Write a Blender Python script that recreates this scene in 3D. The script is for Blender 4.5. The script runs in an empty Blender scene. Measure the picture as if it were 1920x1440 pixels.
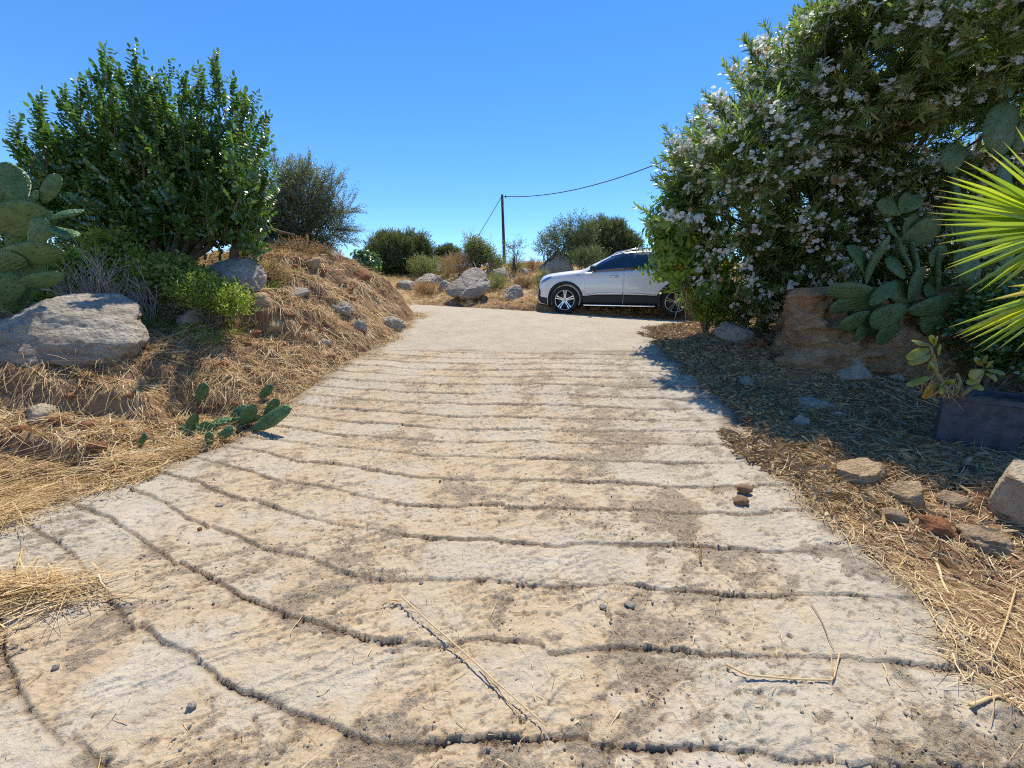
import bpy, math, random
import numpy as np
from mathutils import Vector, Matrix
PI = math.pi
rng = np.random.default_rng(7)
random.seed(7)
SC = bpy.context.scene
COL = SC.collection

# ------------------------------------------------------------------ camera, sky, sun, exposure
EYE = np.array([0.0, 0.0, 1.52]); PITCH = math.radians(12.5); F = 720.0
cam_d = bpy.data.cameras.new('camera'); cam = bpy.data.objects.new('camera', cam_d); COL.objects.link(cam)
cam.location = EYE; cam.rotation_euler = (PI / 2 - PITCH, 0, 0)
cam_d.sensor_width = 36; cam_d.lens = 36 * F / 1920; cam_d.clip_start = 0.05; cam_d.clip_end = 3000
SC.camera = cam
SUN_EL = math.radians(62); SUN_AZ = math.radians(13)      # azimuth measured from straight ahead (+Y) towards the right (+X)
W = bpy.data.worlds.new('World'); SC.world = W; W.use_nodes = True
wn = W.node_tree; wn.nodes.clear()
sky = wn.nodes.new('ShaderNodeTexSky'); sky.sky_type = 'NISHITA'; sky.sun_disc = False
sky.sun_elevation = SUN_EL; sky.sun_rotation = SUN_AZ; sky.air_density = 1.0; sky.dust_density = 0.0; sky.ozone_density = 3.5; sky.altitude = 1800
hs = wn.nodes.new('ShaderNodeHueSaturation'); hs.inputs['Saturation'].default_value = 1.25; hs.inputs['Hue'].default_value = 0.502; hs.inputs['Value'].default_value = 0.94
bgn = wn.nodes.new('ShaderNodeBackground'); bgn.inputs[1].default_value = 0.15
wo = wn.nodes.new('ShaderNodeOutputWorld')
wn.links.new(sky.outputs[0], hs.inputs['Color']); wn.links.new(hs.outputs[0], bgn.inputs[0]); wn.links.new(bgn.outputs[0], wo.inputs[0])
sd = bpy.data.lights.new('sun', 'SUN'); sun = bpy.data.objects.new('sun', sd); COL.objects.link(sun)
sd.energy = 3.9; sd.angle = math.radians(0.53); sd.color = (1.0, 0.92, 0.77)
sdir = Vector((math.sin(SUN_AZ) * math.cos(SUN_EL), math.cos(SUN_AZ) * math.cos(SUN_EL), math.sin(SUN_EL)))
sun.rotation_euler = sdir.to_track_quat('Z', 'Y').to_euler(); sun.location = (0, 0, 30)
SC.view_settings.view_transform = 'Standard'; SC.view_settings.look = 'None'
SC.view_settings.exposure = 0.66; SC.view_settings.gamma = 1.0
try:
    SC.cycles.use_denoising = False; SC.cycles.filter_width = 1.1; SC.cycles.sample_clamp_indirect = 4; SC.cycles.max_bounces = 6; SC.cycles.transparent_max_bounces = 4; SC.cycles.diffuse_bounces = 3
except Exception: pass

# ------------------------------------------------------------------ noise
def _h(ix, iy, iz, seed):
    n = (ix * 374761393 + iy * 668265263 + iz * 2147483647 + seed * 1274126177) & 0xFFFFFFFF
    n = ((n ^ (n >> 13)) * 1274126177) & 0xFFFFFFFF
    n = (n ^ (n >> 16)) & 0xFFFFFFFF
    n = ((n ^ (n >> 15)) * 2246822519) & 0xFFFFFFFF
    return ((n ^ (n >> 13)) & 0xFFFFFF) / float(0xFFFFFF)
def hash1(i, seed=0):
    i = np.asarray(i).astype(np.int64); return _h(i, i * 0 + 7, i * 0 + 3, seed)
def vn2(x, y, seed=0):                       # smooth noise, about -1..1
    x = np.asarray(x, float); y = np.asarray(y, float)
    ix = np.floor(x).astype(np.int64); iy = np.floor(y).astype(np.int64); fx = x - ix; fy = y - iy
    ux = fx * fx * fx * (fx * (fx * 6 - 15) + 10); uy = fy * fy * fy * (fy * (fy * 6 - 15) + 10)
    def g(dx, dy):
        a = _h(ix + dx, iy + dy, 0, seed) * 2 * PI
        return np.cos(a) * (fx - dx) + np.sin(a) * (fy - dy)
    a = g(0, 0); b = g(1, 0); c = g(0, 1); d = g(1, 1)
    return 1.5 * ((a + (b - a) * ux) * (1 - uy) + (c + (d - c) * ux) * uy)
def fbm2(x, y, oct=4, seed=0, gain=0.5):
    s = 0; a = 1.0; t = 0
    for o in range(oct):
        s = s + a * vn2(x * 2 ** o, y * 2 ** o, seed + o * 17); t += a; a *= gain
    return s / t
def vn3(p, seed=0):
    i = np.floor(p).astype(np.int64); f = p - i; u = f * f * f * (f * (f * 6 - 15) + 10)
    r = 0
    for dx in (0, 1):
        for dy in (0, 1):
            for dz in (0, 1):
                h = _h(i[:, 0] + dx, i[:, 1] + dy, i[:, 2] + dz, seed)
                w = (u[:, 0] if dx else 1 - u[:, 0]) * (u[:, 1] if dy else 1 - u[:, 1]) * (u[:, 2] if dz else 1 - u[:, 2])
                r = r + h * w
    return r * 2 - 1
def fbm3(p, oct=4, seed=0, gain=0.5):
    s = 0; a = 1.0; t = 0
    for o in range(oct):
        s = s + a * vn3(p * 2 ** o + 13.7 * o, seed + o * 31); t += a; a *= gain
    return s / t
def sm(a, b, x):
    t = np.clip((x - a) / (b - a), 0, 1); return t * t * (3 - 2 * t)

# ------------------------------------------------------------------ picture <-> place
CP, SP = math.cos(PITCH), math.sin(PITCH)
def ray(px, py):
    u = (px - 960) / F; v = (py - 720) / F
    return np.array([u, CP - v * SP, -SP - v * CP])
def P(px, py, Y):
    d = ray(px, py); return EYE + d * (Y / d[1])
def depth_of(p): return p[1] * CP - (p[2] - EYE[2]) * SP

# ------------------------------------------------------------------ ground shape
def pchip(xs, ys):
    xs = np.array(xs, float); ys = np.array(ys, float)
    h = np.diff(xs); d = np.diff(ys) / h; m = np.zeros_like(ys)
    m[1:-1] = np.where(d[1:] * d[:-1] > 0, 2 * d[1:] * d[:-1] / (d[1:] + d[:-1] + 1e-12), 0); m[0] = d[0]; m[-1] = d[-1]
    def f(x):
        x = np.asarray(x, float); k = np.clip(np.searchsorted(xs, x) - 1, 0, len(xs) - 2)
        t = (x - xs[k]) / h[k]; t = np.clip(t, -50, 50); lo = x < xs[0]; hi = x > xs[-1]; t2 = np.clip(t, 0, 1)
        r = (2*t2**3 - 3*t2**2 + 1) * ys[k] + (t2**3 - 2*t2**2 + t2) * h[k] * m[k] + (-2*t2**3 + 3*t2**2) * ys[k+1] + (t2**3 - t2**2) * h[k] * m[k+1]
        r = np.where(lo, ys[0] + m[0] * (x - xs[0]), r); return np.where(hi, ys[-1] + m[-1] * (x - xs[-1]), r)
    return f
_zr = pchip([-6, 0, 2.0, 3.4, 4.75, 5.9, 7.5, 9.5, 11, 14, 30], [-0.48, 0, .157, .285, .575, .775, .98, 1.115, 1.16, 1.17, 1.17])
def zroad(X, Y):
    return _zr(Y) - 0.047 * (X - 1.6) * sm(5.5, 10, Y)
_xl = pchip([-6, 0, 1.5, 2.2, 2.7, 3.3, 4.2, 4.9, 6.9, 8.6, 9.2, 10], [-3.6, -3.5, -3.45, -3.15, -2.9, -2.55, -2.45, -2.35, -2.05, -2.1, -3.4, -9])
_xr = pchip([-6, 1, 1.6, 2.3, 3.3, 4.2, 5.2, 6.9, 8.2, 9.2, 10], [1.85, 1.85, 1.97, 2.05, 2.15, 2.35, 2.3, 2.45, 3.2, 5.5, 12])
def yfar(X): return 9.95 - 0.235 * np.clip(X - 1.2, -1.5, 10) + 0.16 * np.clip(-0.3 - X, 0, 5) + 0.3
def inside(X, Y):                              # signed distance-like, positive on the concrete
    wob = 0.16 * fbm2(X * 1.9 + 3, Y * 1.9, 4, 5, .6)
    a = X - (_xl(Y) + wob); b = (_xr(Y) - wob) - X; c = yfar(X) + wob - Y
    return np.minimum(np.minimum(a, b), c)
CTRL = []
def cp(px, py, Y): p = P(px, py, Y); CTRL.append((p[0], p[1], p[2]))
for y in (-5, -2, 0, 1.5, 3, 4.2, 5.5, 7, 8.5):
    for x in (_xl(y) - .05, -0.7, _xr(y) + .05): CTRL.append((float(x), y, float(zroad(x, y))))
for x in (-6, -3, 0, 3, 6): CTRL.append((x, 9.6, float(zroad(x, 9.6))))
for a in [(0, 900, 2.6), (60, 850, 2.85), (100, 790, 3.25), (20, 700, 3.5), (150, 690, 3.75), (290, 700, 4.1), (20, 600, 4.6), (450, 650, 4.8),
          (330, 620, 4.9), (560, 565, 5.8), (480, 560, 5.6), (340, 570, 5.9), (200, 560, 5.9), (60, 560, 5.6), (450, 500, 6.8), (300, 510, 6.9), (120, 510, 7.0),
          (560, 478, 7.4), (620, 482, 7.7), (700, 517, 8.2), (745, 545, 8.4), (650, 560, 6.6), (700, 590, 7.0), (500, 465, 8.2), (100, 470, 9), (-200, 500, 7),
          (-200, 700, 3.2), (640, 500, 8.6)]: cp(*a)
for a in [(870, 545, 12.3), (760, 545, 12.6), (640, 530, 12), (1000, 552, 11.6), (1150, 558, 11.4), (1300, 560, 11.2), (760, 522, 15), (870, 512, 15.5), (1000, 508, 14.5), (1150, 510, 14),
          (1300, 510, 14), (740, 517, 18), (880, 502, 19), (1000, 496, 19), (1200, 490, 19), (500, 500, 17), (1700, 480, 16)]: cp(*a)
for a in [(1500, 695, 4.75), (1700, 705, 4.7), (1900, 740, 4.2), (1830, 835, 2.95), (1600, 800, 3.45), (1450, 720, 4.6), (1380, 640, 6.0), (1440, 600, 7.4), (1340, 620, 6.9),
          (1750, 900, 2.5), (1900, 930, 2.2), (1900, 1100, 1.75), (1450, 620, 6.5), (2100, 800, 3.0)]: cp(*a)
for x, y, z in [(-30, 20, 2.6), (-30, 0, 1.2), (-30, -20, -1), (30, 20, 2.6), (30, 0, 1.3), (30, -20, -1), (0, -25, -2), (0, 45, .5), (-30, 45, .5), (30, 45, .5), (9, 3, 1.1), (9, 6, 1.7), (9, 9, 1.4), (-9, 3, 1.1), (-12, 8, 2.2), (-9, -3, .5), (9, -3, .3), (0, 27, 2.4), (12, 27, 2.2), (-12, 27, 2.0)]:
    CTRL.append((x, y, z))
CTRL = np.array(CTRL)
def _tps_fit(C):
    n = len(C); d = np.hypot(C[:, None, 0] - C[None, :, 0], C[:, None, 1] - C[None, :, 1])
    K = np.where(d > 0, d * d * np.log(d + 1e-9), 0) + np.eye(n) * 0.02
    Pm = np.c_[np.ones(n), C[:, :2]]; A = np.zeros((n + 3, n + 3)); A[:n, :n] = K; A[:n, n:] = Pm; A[n:, :n] = Pm.T
    return np.linalg.solve(A, np.r_[C[:, 2], 0, 0, 0])
TW = _tps_fit(CTRL)
def tps(X, Y):
    X = np.asarray(X, float); Y = np.asarray(Y, float); s = X.shape; X = X.ravel(); Y = Y.ravel()
    Xc = np.clip(X, -32, 32); Yc = np.clip(Y, -26, 46)
    r = TW[-3] + TW[-2] * Xc + TW[-1] * Yc
    for (cx, cy, _), w in zip(CTRL, TW[:-3]):
        d2 = (Xc - cx) ** 2 + (Yc - cy) ** 2; r = r + w * 0.5 * d2 * np.log(d2 + 1e-12)
    far = np.hypot(X - Xc, Y - Yc)
    return (r - 0.02 * far).reshape(s)
LIPS = [(-3.75, 2.95, .55, .22), (-3.2, 3.95, .42, .18), (-3.9, 3.45, .6, .14), (-2.75, 4.35, .3, .16), (-3.3, 5.3, .5, .14), (-2.9, 6.4, .4, .16), (-3.4, 7.0, .5, .14), (-4.9, 3.3, .5, .16)]
def H(X, Y):
    X = np.asarray(X, float); Y = np.asarray(Y, float)
    ins = inside(X, Y)
    near = 1 / (1 + np.maximum(Y - 9, 0) * .05)
    n = 0.10 * fbm2(X * .9, Y * .9, 3, 11) + 0.05 * fbm2(X * 3.1, Y * 3.1, 4, 21, .6)
    left = sm(-1.5, -3.0, X) * sm(9.5, 8, Y)
    n = n + left * 0.07 * (1 - np.abs(fbm2(X * 2.2 + 5, Y * 2.2, 4, 44, .55)) * 3)
    n = n + left * .16 * np.clip(fbm2(X * 1.3 + 2 * Y, Y * 2.1 - X, 3, 47, .6), -.6, .6)
    for cx, cy, wx, dp in LIPS:
        yy = cy + .12 * fbm2(X * 2.5, X * 0 + cy, 3, 88, .6); n = n - dp * np.exp(-((X - cx) / wx) ** 4) * sm(.04, -.03, Y - yy) * sm(-.75, -.1, Y - yy)
    # ragged little soil cut along the lower left edge
    cut = sm(-3.3, -3.55, X + .25 * fbm2(Y * 1.1, X * .3, 2, 8)) * sm(5.0, 4.0, Y) * sm(.5, 1.6, Y)
    n = n + .10 * cut - .02
    t = tps(X, Y) + n * sm(0.0, -0.55, ins)
    k = sm(-0.16, 0.03, ins)
    return t * (1 - k) + (zroad(X, Y) - 0.035) * k
def Hs(x, y): return float(H(np.array([x]), np.array([y]))[0])
_T = np.concatenate([np.linspace(.6, 6, 500), np.linspace(6.02, 14, 350), np.linspace(14.1, 60, 300)])
def G(px, py):                                # first point of the ground seen at a picture position
    d = ray(px, py); pts = EYE[None] + d[None] * _T[:, None]
    below = pts[:, 2] < np.maximum(H(pts[:, 0], pts[:, 1]), -9)
    k = int(np.argmax(below)) if below.any() else len(_T) - 1
    return pts[k]

# ------------------------------------------------------------------ object helpers
def tag(o, label, cat, group=None, kind=None):
    if label: o['label'] = label
    if cat: o['category'] = cat
    if group: o['group'] = group
    if kind: o['kind'] = kind
    return o
def empty(name, loc=(0, 0, 0), rz=0):
    o = bpy.data.objects.new(name, None); COL.objects.link(o); o.location = tuple(float(v) for v in loc); o.rotation_euler = (0, 0, rz); o.empty_display_size = .1
    return o
def mesh_np(name, V, Fq, mat, parent=None, smooth=True, attrs=None, mats=None, mi=None):
    """V Nx3, Fq Mx3 or Mx4 int array, or list of arrays"""
    me = bpy.data.meshes.new(name); V = np.ascontiguousarray(V, dtype=np.float32)
    Fl = Fq if isinstance(Fq, list) else [Fq]
    Fl = [np.asarray(f, dtype=np.int32) for f in Fl if len(f)]
    me.vertices.add(len(V)); me.vertices.foreach_set('co', V.ravel())
    loops = np.concatenate([f.ravel() for f in Fl]); cnt = np.concatenate([np.full(len(f), f.shape[1]) for f in Fl])
    me.loops.add(len(loops)); me.loops.foreach_set('vertex_index', loops)
    me.polygons.add(len(cnt)); st = np.r_[0, np.cumsum(cnt)[:-1]].astype(np.int32)
    me.polygons.foreach_set('loop_start', st)
    try: me.polygons.foreach_set('loop_total', cnt.astype(np.int32))
    except Exception: pass
    me.polygons.foreach_set('use_smooth', np.full(len(cnt), smooth))
    for m_ in (mats or [mat]): me.materials.append(m_)
    if mi is not None: me.polygons.foreach_set('material_index', np.asarray(mi, dtype=np.int32))
    for k, a in (attrs or {}).items():
        at = me.attributes.new(k, 'FLOAT', 'POINT'); at.data.foreach_set('value', np.ascontiguousarray(a, dtype=np.float32))
    me.update(calc_edges=True); me.validate()
    o = bpy.data.objects.new(name, me); COL.objects.link(o)
    if parent is not None: o.parent = parent
    return o
class MB:
    def __init__(s): s.V = []; s.F4 = []; s.F3 = []; s.R = []; s.n = 0
    def add(s, V, F4=None, F3=None, r=0.5):
        V = np.asarray(V, float); s.V.append(V); s.R.append(np.full(len(V), r) if np.isscalar(r) else np.asarray(r))
        if F4 is not None and len(F4): s.F4.append(np.asarray(F4) + s.n)
        if F3 is not None and len(F3): s.F3.append(np.asarray(F3) + s.n)
        s.n += len(V)
    def tube(s, pts, rad, k=6, r=0.5, cap=True):
        pts = np.asarray(pts, float); n = len(pts); rad = np.broadcast_to(rad, (n,)).astype(float)
        T = np.gradient(pts, axis=0); T /= np.linalg.norm(T, axis=1)[:, None] + 1e-9
        up = np.array([0, 0, 1.]) if abs(T[0, 2]) < .9 else np.array([1., 0, 0])
        A = np.cross(T, up); A /= np.linalg.norm(A, axis=1)[:, None] + 1e-9; B = np.cross(T, A)
        th = np.arange(k) * 2 * PI / k
        V = pts[:, None] + rad[:, None, None] * (np.cos(th)[None, :, None] * A[:, None] + np.sin(th)[None, :, None] * B[:, None])
        V = V.reshape(-1, 3); i = np.arange(n - 1)[:, None] * k; j = np.arange(k)[None]; j2 = (j + 1) % k
        Fq = np.stack([i + j, i + k + j, i + k + j2, i + j2], -1).reshape(-1, 4); F3 = []
        if cap:
            V = np.vstack([V, pts[:1], pts[-1:]]); m = n * k
            F3 = [(j0, (j0 + 1) % k, m) for j0 in range(k)] + [((n - 1) * k + (j0 + 1) % k, (n - 1) * k + j0, m + 1) for j0 in range(k)]
        s.add(V, Fq, F3, r)
    def box(s, c, size, rz=0, r=0.5):
        x, y, z = [v / 2 for v in size]; V = np.array([(a * x, b * y, d * z) for a in (-1, 1) for b in (-1, 1) for d in (-1, 1)])
        ca, sa = math.cos(rz), math.sin(rz); V = np.c_[V[:, 0] * ca - V[:, 1] * sa, V[:, 0] * sa + V[:, 1] * ca, V[:, 2]] + np.array(c)
        s.add(V, [(0, 1, 3, 2), (4, 6, 7, 5), (0, 4, 5, 1), (2, 3, 7, 6), (0, 2, 6, 4), (1, 5, 7, 3)], None, r)
    def build(s, name, mat, parent=None, smooth=True, loc=None):
        V = np.vstack(s.V)
        if loc is not None: V = V - np.asarray(loc)
        Fl = ([np.vstack(s.F4)] if s.F4 else []) + ([np.vstack(s.F3)] if s.F3 else [])
        o = mesh_np(name, V, Fl, mat, parent, smooth, {'rnd': np.concatenate(s.R)})
        if loc is not None: o.location = tuple(float(v) for v in loc)
        return o
def bevel(o, w=.01, seg=2):
    m = o.modifiers.new('bevel', 'BEVEL'); m.width = w; m.segments = seg; m.limit_method = 'ANGLE'; return o

# ------------------------------------------------------------------ materials
def newmat(name):
    m = bpy.data.materials.new(name); m.use_nodes = True; nt = m.node_tree; nt.nodes.clear(); return m, nt
class NT:
    def __init__(s, nt): s.t = nt
    def n(s, typ, props=None, **inp):
        nd = s.t.nodes.new('ShaderNode' + typ)
        for k, v in (props or {}).items(): setattr(nd, k, v)
        for k, v in inp.items():
            key = int(k[1:]) if k[0] == '_' and k[1:].isdigit() else k.replace('_', ' ')
            sock = nd.inputs[key]
            if hasattr(v, 'is_linked') or isinstance(v, bpy.types.NodeSocket): s.t.links.new(v, sock)
            else:
                if sock.type == 'RGBA' and len(v) == 3: v = (*v, 1)
                sock.default_value = v
        return nd
    def noise(s, vec, scale, detail=4, rough=.5, dist=0):
        return s.n('TexNoise', _0=vec, Scale=scale, Detail=detail, Roughness=rough, Distortion=dist).outputs[0]
    def vor(s, vec, scale, feat='F1', rnd=1.0): return s.n('TexVoronoi', {'feature': feat}, Vector=vec, Scale=scale, Randomness=rnd).outputs[0]
    def ramp(s, fac, stops):
        nd = s.n('ValToRGB', Fac=fac); e = nd.color_ramp.elements
        while len(e) < len(stops): e.new(0.5)
        for q, (p, c) in zip(e, stops): q.position = p; q.color = (*c, 1) if len(c) == 3 else c
        return nd.outputs[0]
    def mr(s, v, a, b, c=0, d=1): return s.n('MapRange', Value=v, From_Min=a, From_Max=b, To_Min=c, To_Max=d).outputs[0]
    def mix(s, f, a, b, bt='MIX'):
        nd = s.t.nodes.new('ShaderNodeMix'); nd.data_type = 'RGBA'; nd.blend_type = bt
        for idx, v in ((0, f), (6, a), (7, b)):
            if isinstance(v, bpy.types.NodeSocket): s.t.links.new(v, nd.inputs[idx])
            else: nd.inputs[idx].default_value = v if idx == 0 else ((*v, 1) if len(v) == 3 else v)
        return nd.outputs[2]
    def math(s, op, a, b=0.0):
        nd = s.t.nodes.new('ShaderNodeMath'); nd.operation = op
        for i, v in ((0, a), (1, b)):
            if isinstance(v, bpy.types.NodeSocket): s.t.links.new(v, nd.inputs[i])
            else: nd.inputs[i].default_value = v
        return nd.outputs[0]
    def attr(s, name): return s.n('Attribute', {'attribute_name': name}).outputs['Fac']
    def coord(s, which='Object'): return s.n('TexCoord').outputs[which]
    def scalev(s, v, sc, rot=(0, 0, 0)):
        return s.n('Mapping', Vector=v, Scale=sc, Rotation=rot).outputs[0]
    def bump(s, h, strength=.5, dist=.01, nrm=None):
        nd = s.n('Bump', Strength=strength, Distance=dist, Height=h)
        if nrm is not None: s.t.links.new(nrm, nd.inputs['Normal'])
        return nd.outputs[0]
    def out(s, sh): o = s.n('OutputMaterial'); s.t.links.new(sh, o.inputs[0])
    def prin(s, **k): return s.n('BsdfPrincipled', **k).outputs[0]

def leaf_mat(name, c0, c1, rough=.45, trans=.3, tcol=None, dead=None, spec=.5, deadfrac=.05):
    m, nt = newmat(name); t = NT(nt); r = t.attr('rnd')
    stops = [(0, c0), (1 - deadfrac - .01, c1)] if dead else [(0, c0), (1, c1)]
    if dead: stops += [(1 - deadfrac, dead)]
    col = t.ramp(r, stops)
    nz = t.noise(t.coord(), 9, 3); col = t.mix(t.mr(nz, .3, .7, 0, .5), col, t.mix(.5, col, (c0[0] * .5, c0[1] * .5, c0[2] * .5)))
    p = t.prin(Base_Color=col, Roughness=rough, Specular_IOR_Level=spec)
    tc = t.mix(1.0, col, tcol or (2.0, 2.3, 1.0), 'MULTIPLY')
    tr = t.n('BsdfTranslucent', Color=tc).outputs[0]
    mx = t.n('MixShader', _0=trans, _1=p, _2=tr).outputs[0]; t.out(mx); return m
M = {}
M['carob'] = leaf_mat('carob leaf', (.045, .10, .025), (.15, .25, .055), .27, .3, dead=(.26, .22, .06), deadfrac=.02,  spec=.9)
M['lentisk'] = leaf_mat('lentisk leaf', (.12, .17, .035), (.34, .38, .08), .4, .4, dead=(.36, .27, .12), deadfrac=.10)
M['oleander'] = leaf_mat('oleander leaf', (.075, .12, .035), (.23, .29, .10), .3, .38, dead=(.36, .26, .12), deadfrac=.09,  spec=.9)
M['vine'] = leaf_mat('broad bright leaf', (.11, .19, .03), (.30, .39, .07), .36, .45, dead=(.38, .24, .06), deadfrac=.06)
M['olive'] = leaf_mat('olive leaf', (.10, .115, .06), (.27, .28, .17), .45, .2, dead=(.22, .17, .10), deadfrac=.08)
M['olive_light'] = leaf_mat('pale olive leaf', (.09, .12, .05), (.22, .25, .13), .45, .2)
M['pine'] = leaf_mat('fine dark needle', (.09, .105, .05), (.24, .25, .12), .5, .2)
M['weed'] = leaf_mat('weed leaf', (.13, .15, .06), (.30, .29, .13), .5, .3, dead=(.34, .24, .11), deadfrac=.25)
M['succulent'] = leaf_mat('succulent leaf', (.10, .15, .025), (.33, .32, .035), .35, .15, dead=(.42, .28, .03), deadfrac=.2)
M['litter'] = leaf_mat('fallen leaf', (.19, .12, .06), (.56, .41, .23), .6, .12, tcol=(1.4, 1.3, 1.1), dead=(.40, .25, .08), deadfrac=.15)
def straw_mat():
    m, nt = newmat('dry straw'); t = NT(nt); r = t.attr('rnd')
    col = t.ramp(r, [(0, (.13, .07, .035)), (.3, (.37, .25, .12)), (.7, (.63, .46, .22)), (1, (.78, .64, .40))])
    p = t.prin(Base_Color=col, Roughness=.5, Specular_IOR_Level=.4); tr = t.n('BsdfTranslucent', Color=t.mix(1.0, col, (1.3, 1.15, .9), 'MULTIPLY')).outputs[0]
    t.out(t.n('MixShader', _0=.22, _1=p, _2=tr).outputs[0]); return m
M['straw'] = straw_mat()
def simple(name, col, rough=.5, metal=0, spec=.5, coat=0, var=.0, scale=6, bump=0, bscale=60):
    m, nt = newmat(name); t = NT(nt); c = col
    if var:
        c = t.mix(t.mr(t.noise(t.coord(), scale, 5, .6), .3, .7), [v * (1 - var) for v in col], [min(1, v * (1 + var)) for v in col])
    k = dict(Base_Color=c, Roughness=rough, Metallic=metal, Specular_IOR_Level=spec, Coat_Weight=coat)
    if bump: k['Normal'] = t.bump(t.noise(t.coord(), bscale, 4, .6), bump, .01)
    t.out(t.prin(**k)); return m
M['bark'] = simple('grey brown bark', (.16, .12, .09), .9, var=.5, scale=14, bump=.6, bscale=40)
M['twig'] = simple('bleached dead twig', (.34, .30, .26), .85, var=.3, scale=20)
M['flower'] = leaf_mat('white petal', (.90, .90, .84), (.95, .95, .92), .6, .55, tcol=(1, 1, .95), dead=(.5, .33, .14), deadfrac=.08)

def rock_mat(name, c0, c1, warm, warm_amt=.4, sc=1.0):
    m, nt = newmat(name); t = NT(nt); v = t.coord()
    a = t.noise(v, 2.3 * sc, 8, .62, .3); b = t.noise(v, 11 * sc, 6, .65); w = t.noise(v, 1.6 * sc, 4, .5, .6)
    col = t.mix(t.mr(a, .32, .68), c0, c1)
    col = t.mix(t.mr(w, .52, .72, 0, warm_amt), col, warm)
    col = t.mix(t.mr(b, .56, .70, 0, .55), col, [x * .45 for x in c0])
    col = t.mix(t.mr(t.noise(v, 38 * sc, 3, .6), .58, .7, 0, .35), col, [min(1, x * 1.35) for x in c1])
    h = t.math('ADD', t.math('MULTIPLY', t.noise(t.scalev(v, (1, 1, 1.8), (.3, .2, 0)), 6 * sc, 9, .7, .4), 1.0), t.math('MULTIPLY', t.vor(v, 26 * sc), .25))
    nrm = t.bump(h, 1.0, .12 / sc); nrm = t.bump(t.noise(v, 30 * sc, 6, .7), .4, .02 / sc, nrm)
    t.out(t.prin(Base_Color=col, Roughness=.92, Specular_IOR_Level=.2, Normal=nrm)); return m
M['rock'] = rock_mat('grey limestone', (.34, .29, .23), (.62, .55, .45), (.46, .34, .22), .5)
M['rock_small'] = rock_mat('brown limestone', (.28, .19, .12), (.50, .37, .24), (.42, .25, .13), .6, 3)
M['rock_tan'] = rock_mat('tan stone', (.40, .26, .14), (.60, .45, .28), (.44, .25, .11), .5, 2)
M['rock_pale'] = rock_mat('pale block', (.46, .35, .23), (.68, .57, .42), (.50, .30, .14), .7, 2)
M['clod'] = rock_mat('red soil clod', (.24, .10, .05), (.38, .17, .08), (.42, .22, .11), .5, 2.5)
M['mortar'] = rock_mat('old mortar lump', (.31, .265, .205), (.52, .46, .37), (.36, .27, .18), .5, 4)

def soil_mat():
    m, nt = newmat('dry red soil'); t = NT(nt); v = t.coord()
    a = t.noise(v, 1.1, 6, .6, .2); b = t.noise(v, 7, 8, .68); g = t.noise(v, 40, 5, .7)
    col = t.mix(t.mr(a, .35, .65), (.22, .115, .065), (.36, .22, .13))
    col = t.mix(t.mr(b, .50, .66, 0, .75), col, (.42, .31, .17))
    col = t.mix(t.mr(g, .60, .72, 0, .5), col, (.36, .30, .24)); col = t.mix(t.mr(b, .40, .28, 0, .6), col, (.12, .06, .035))
    fy = t.n('SeparateXYZ', Vector=v).outputs
    far = t.math('MULTIPLY', t.mr(fy[1], 10.2, 12.5), t.mr(t.noise(v, 1.9, 6, .6), .38, .52))
    col = t.mix(far, col, t.mix(t.mr(b, .3, .7), (.46, .33, .15), (.60, .48, .27)))
    h = t.math('ADD', t.noise(v, 9, 9, .72), t.math('MULTIPLY', t.noise(v, 60, 4, .7), .25))
    nrm = t.bump(h, .9, .06)
    t.out(t.prin(Base_Color=col, Roughness=.95, Specular_IOR_Level=.15, Normal=nrm)); return m
M['soil'] = soil_mat()

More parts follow.
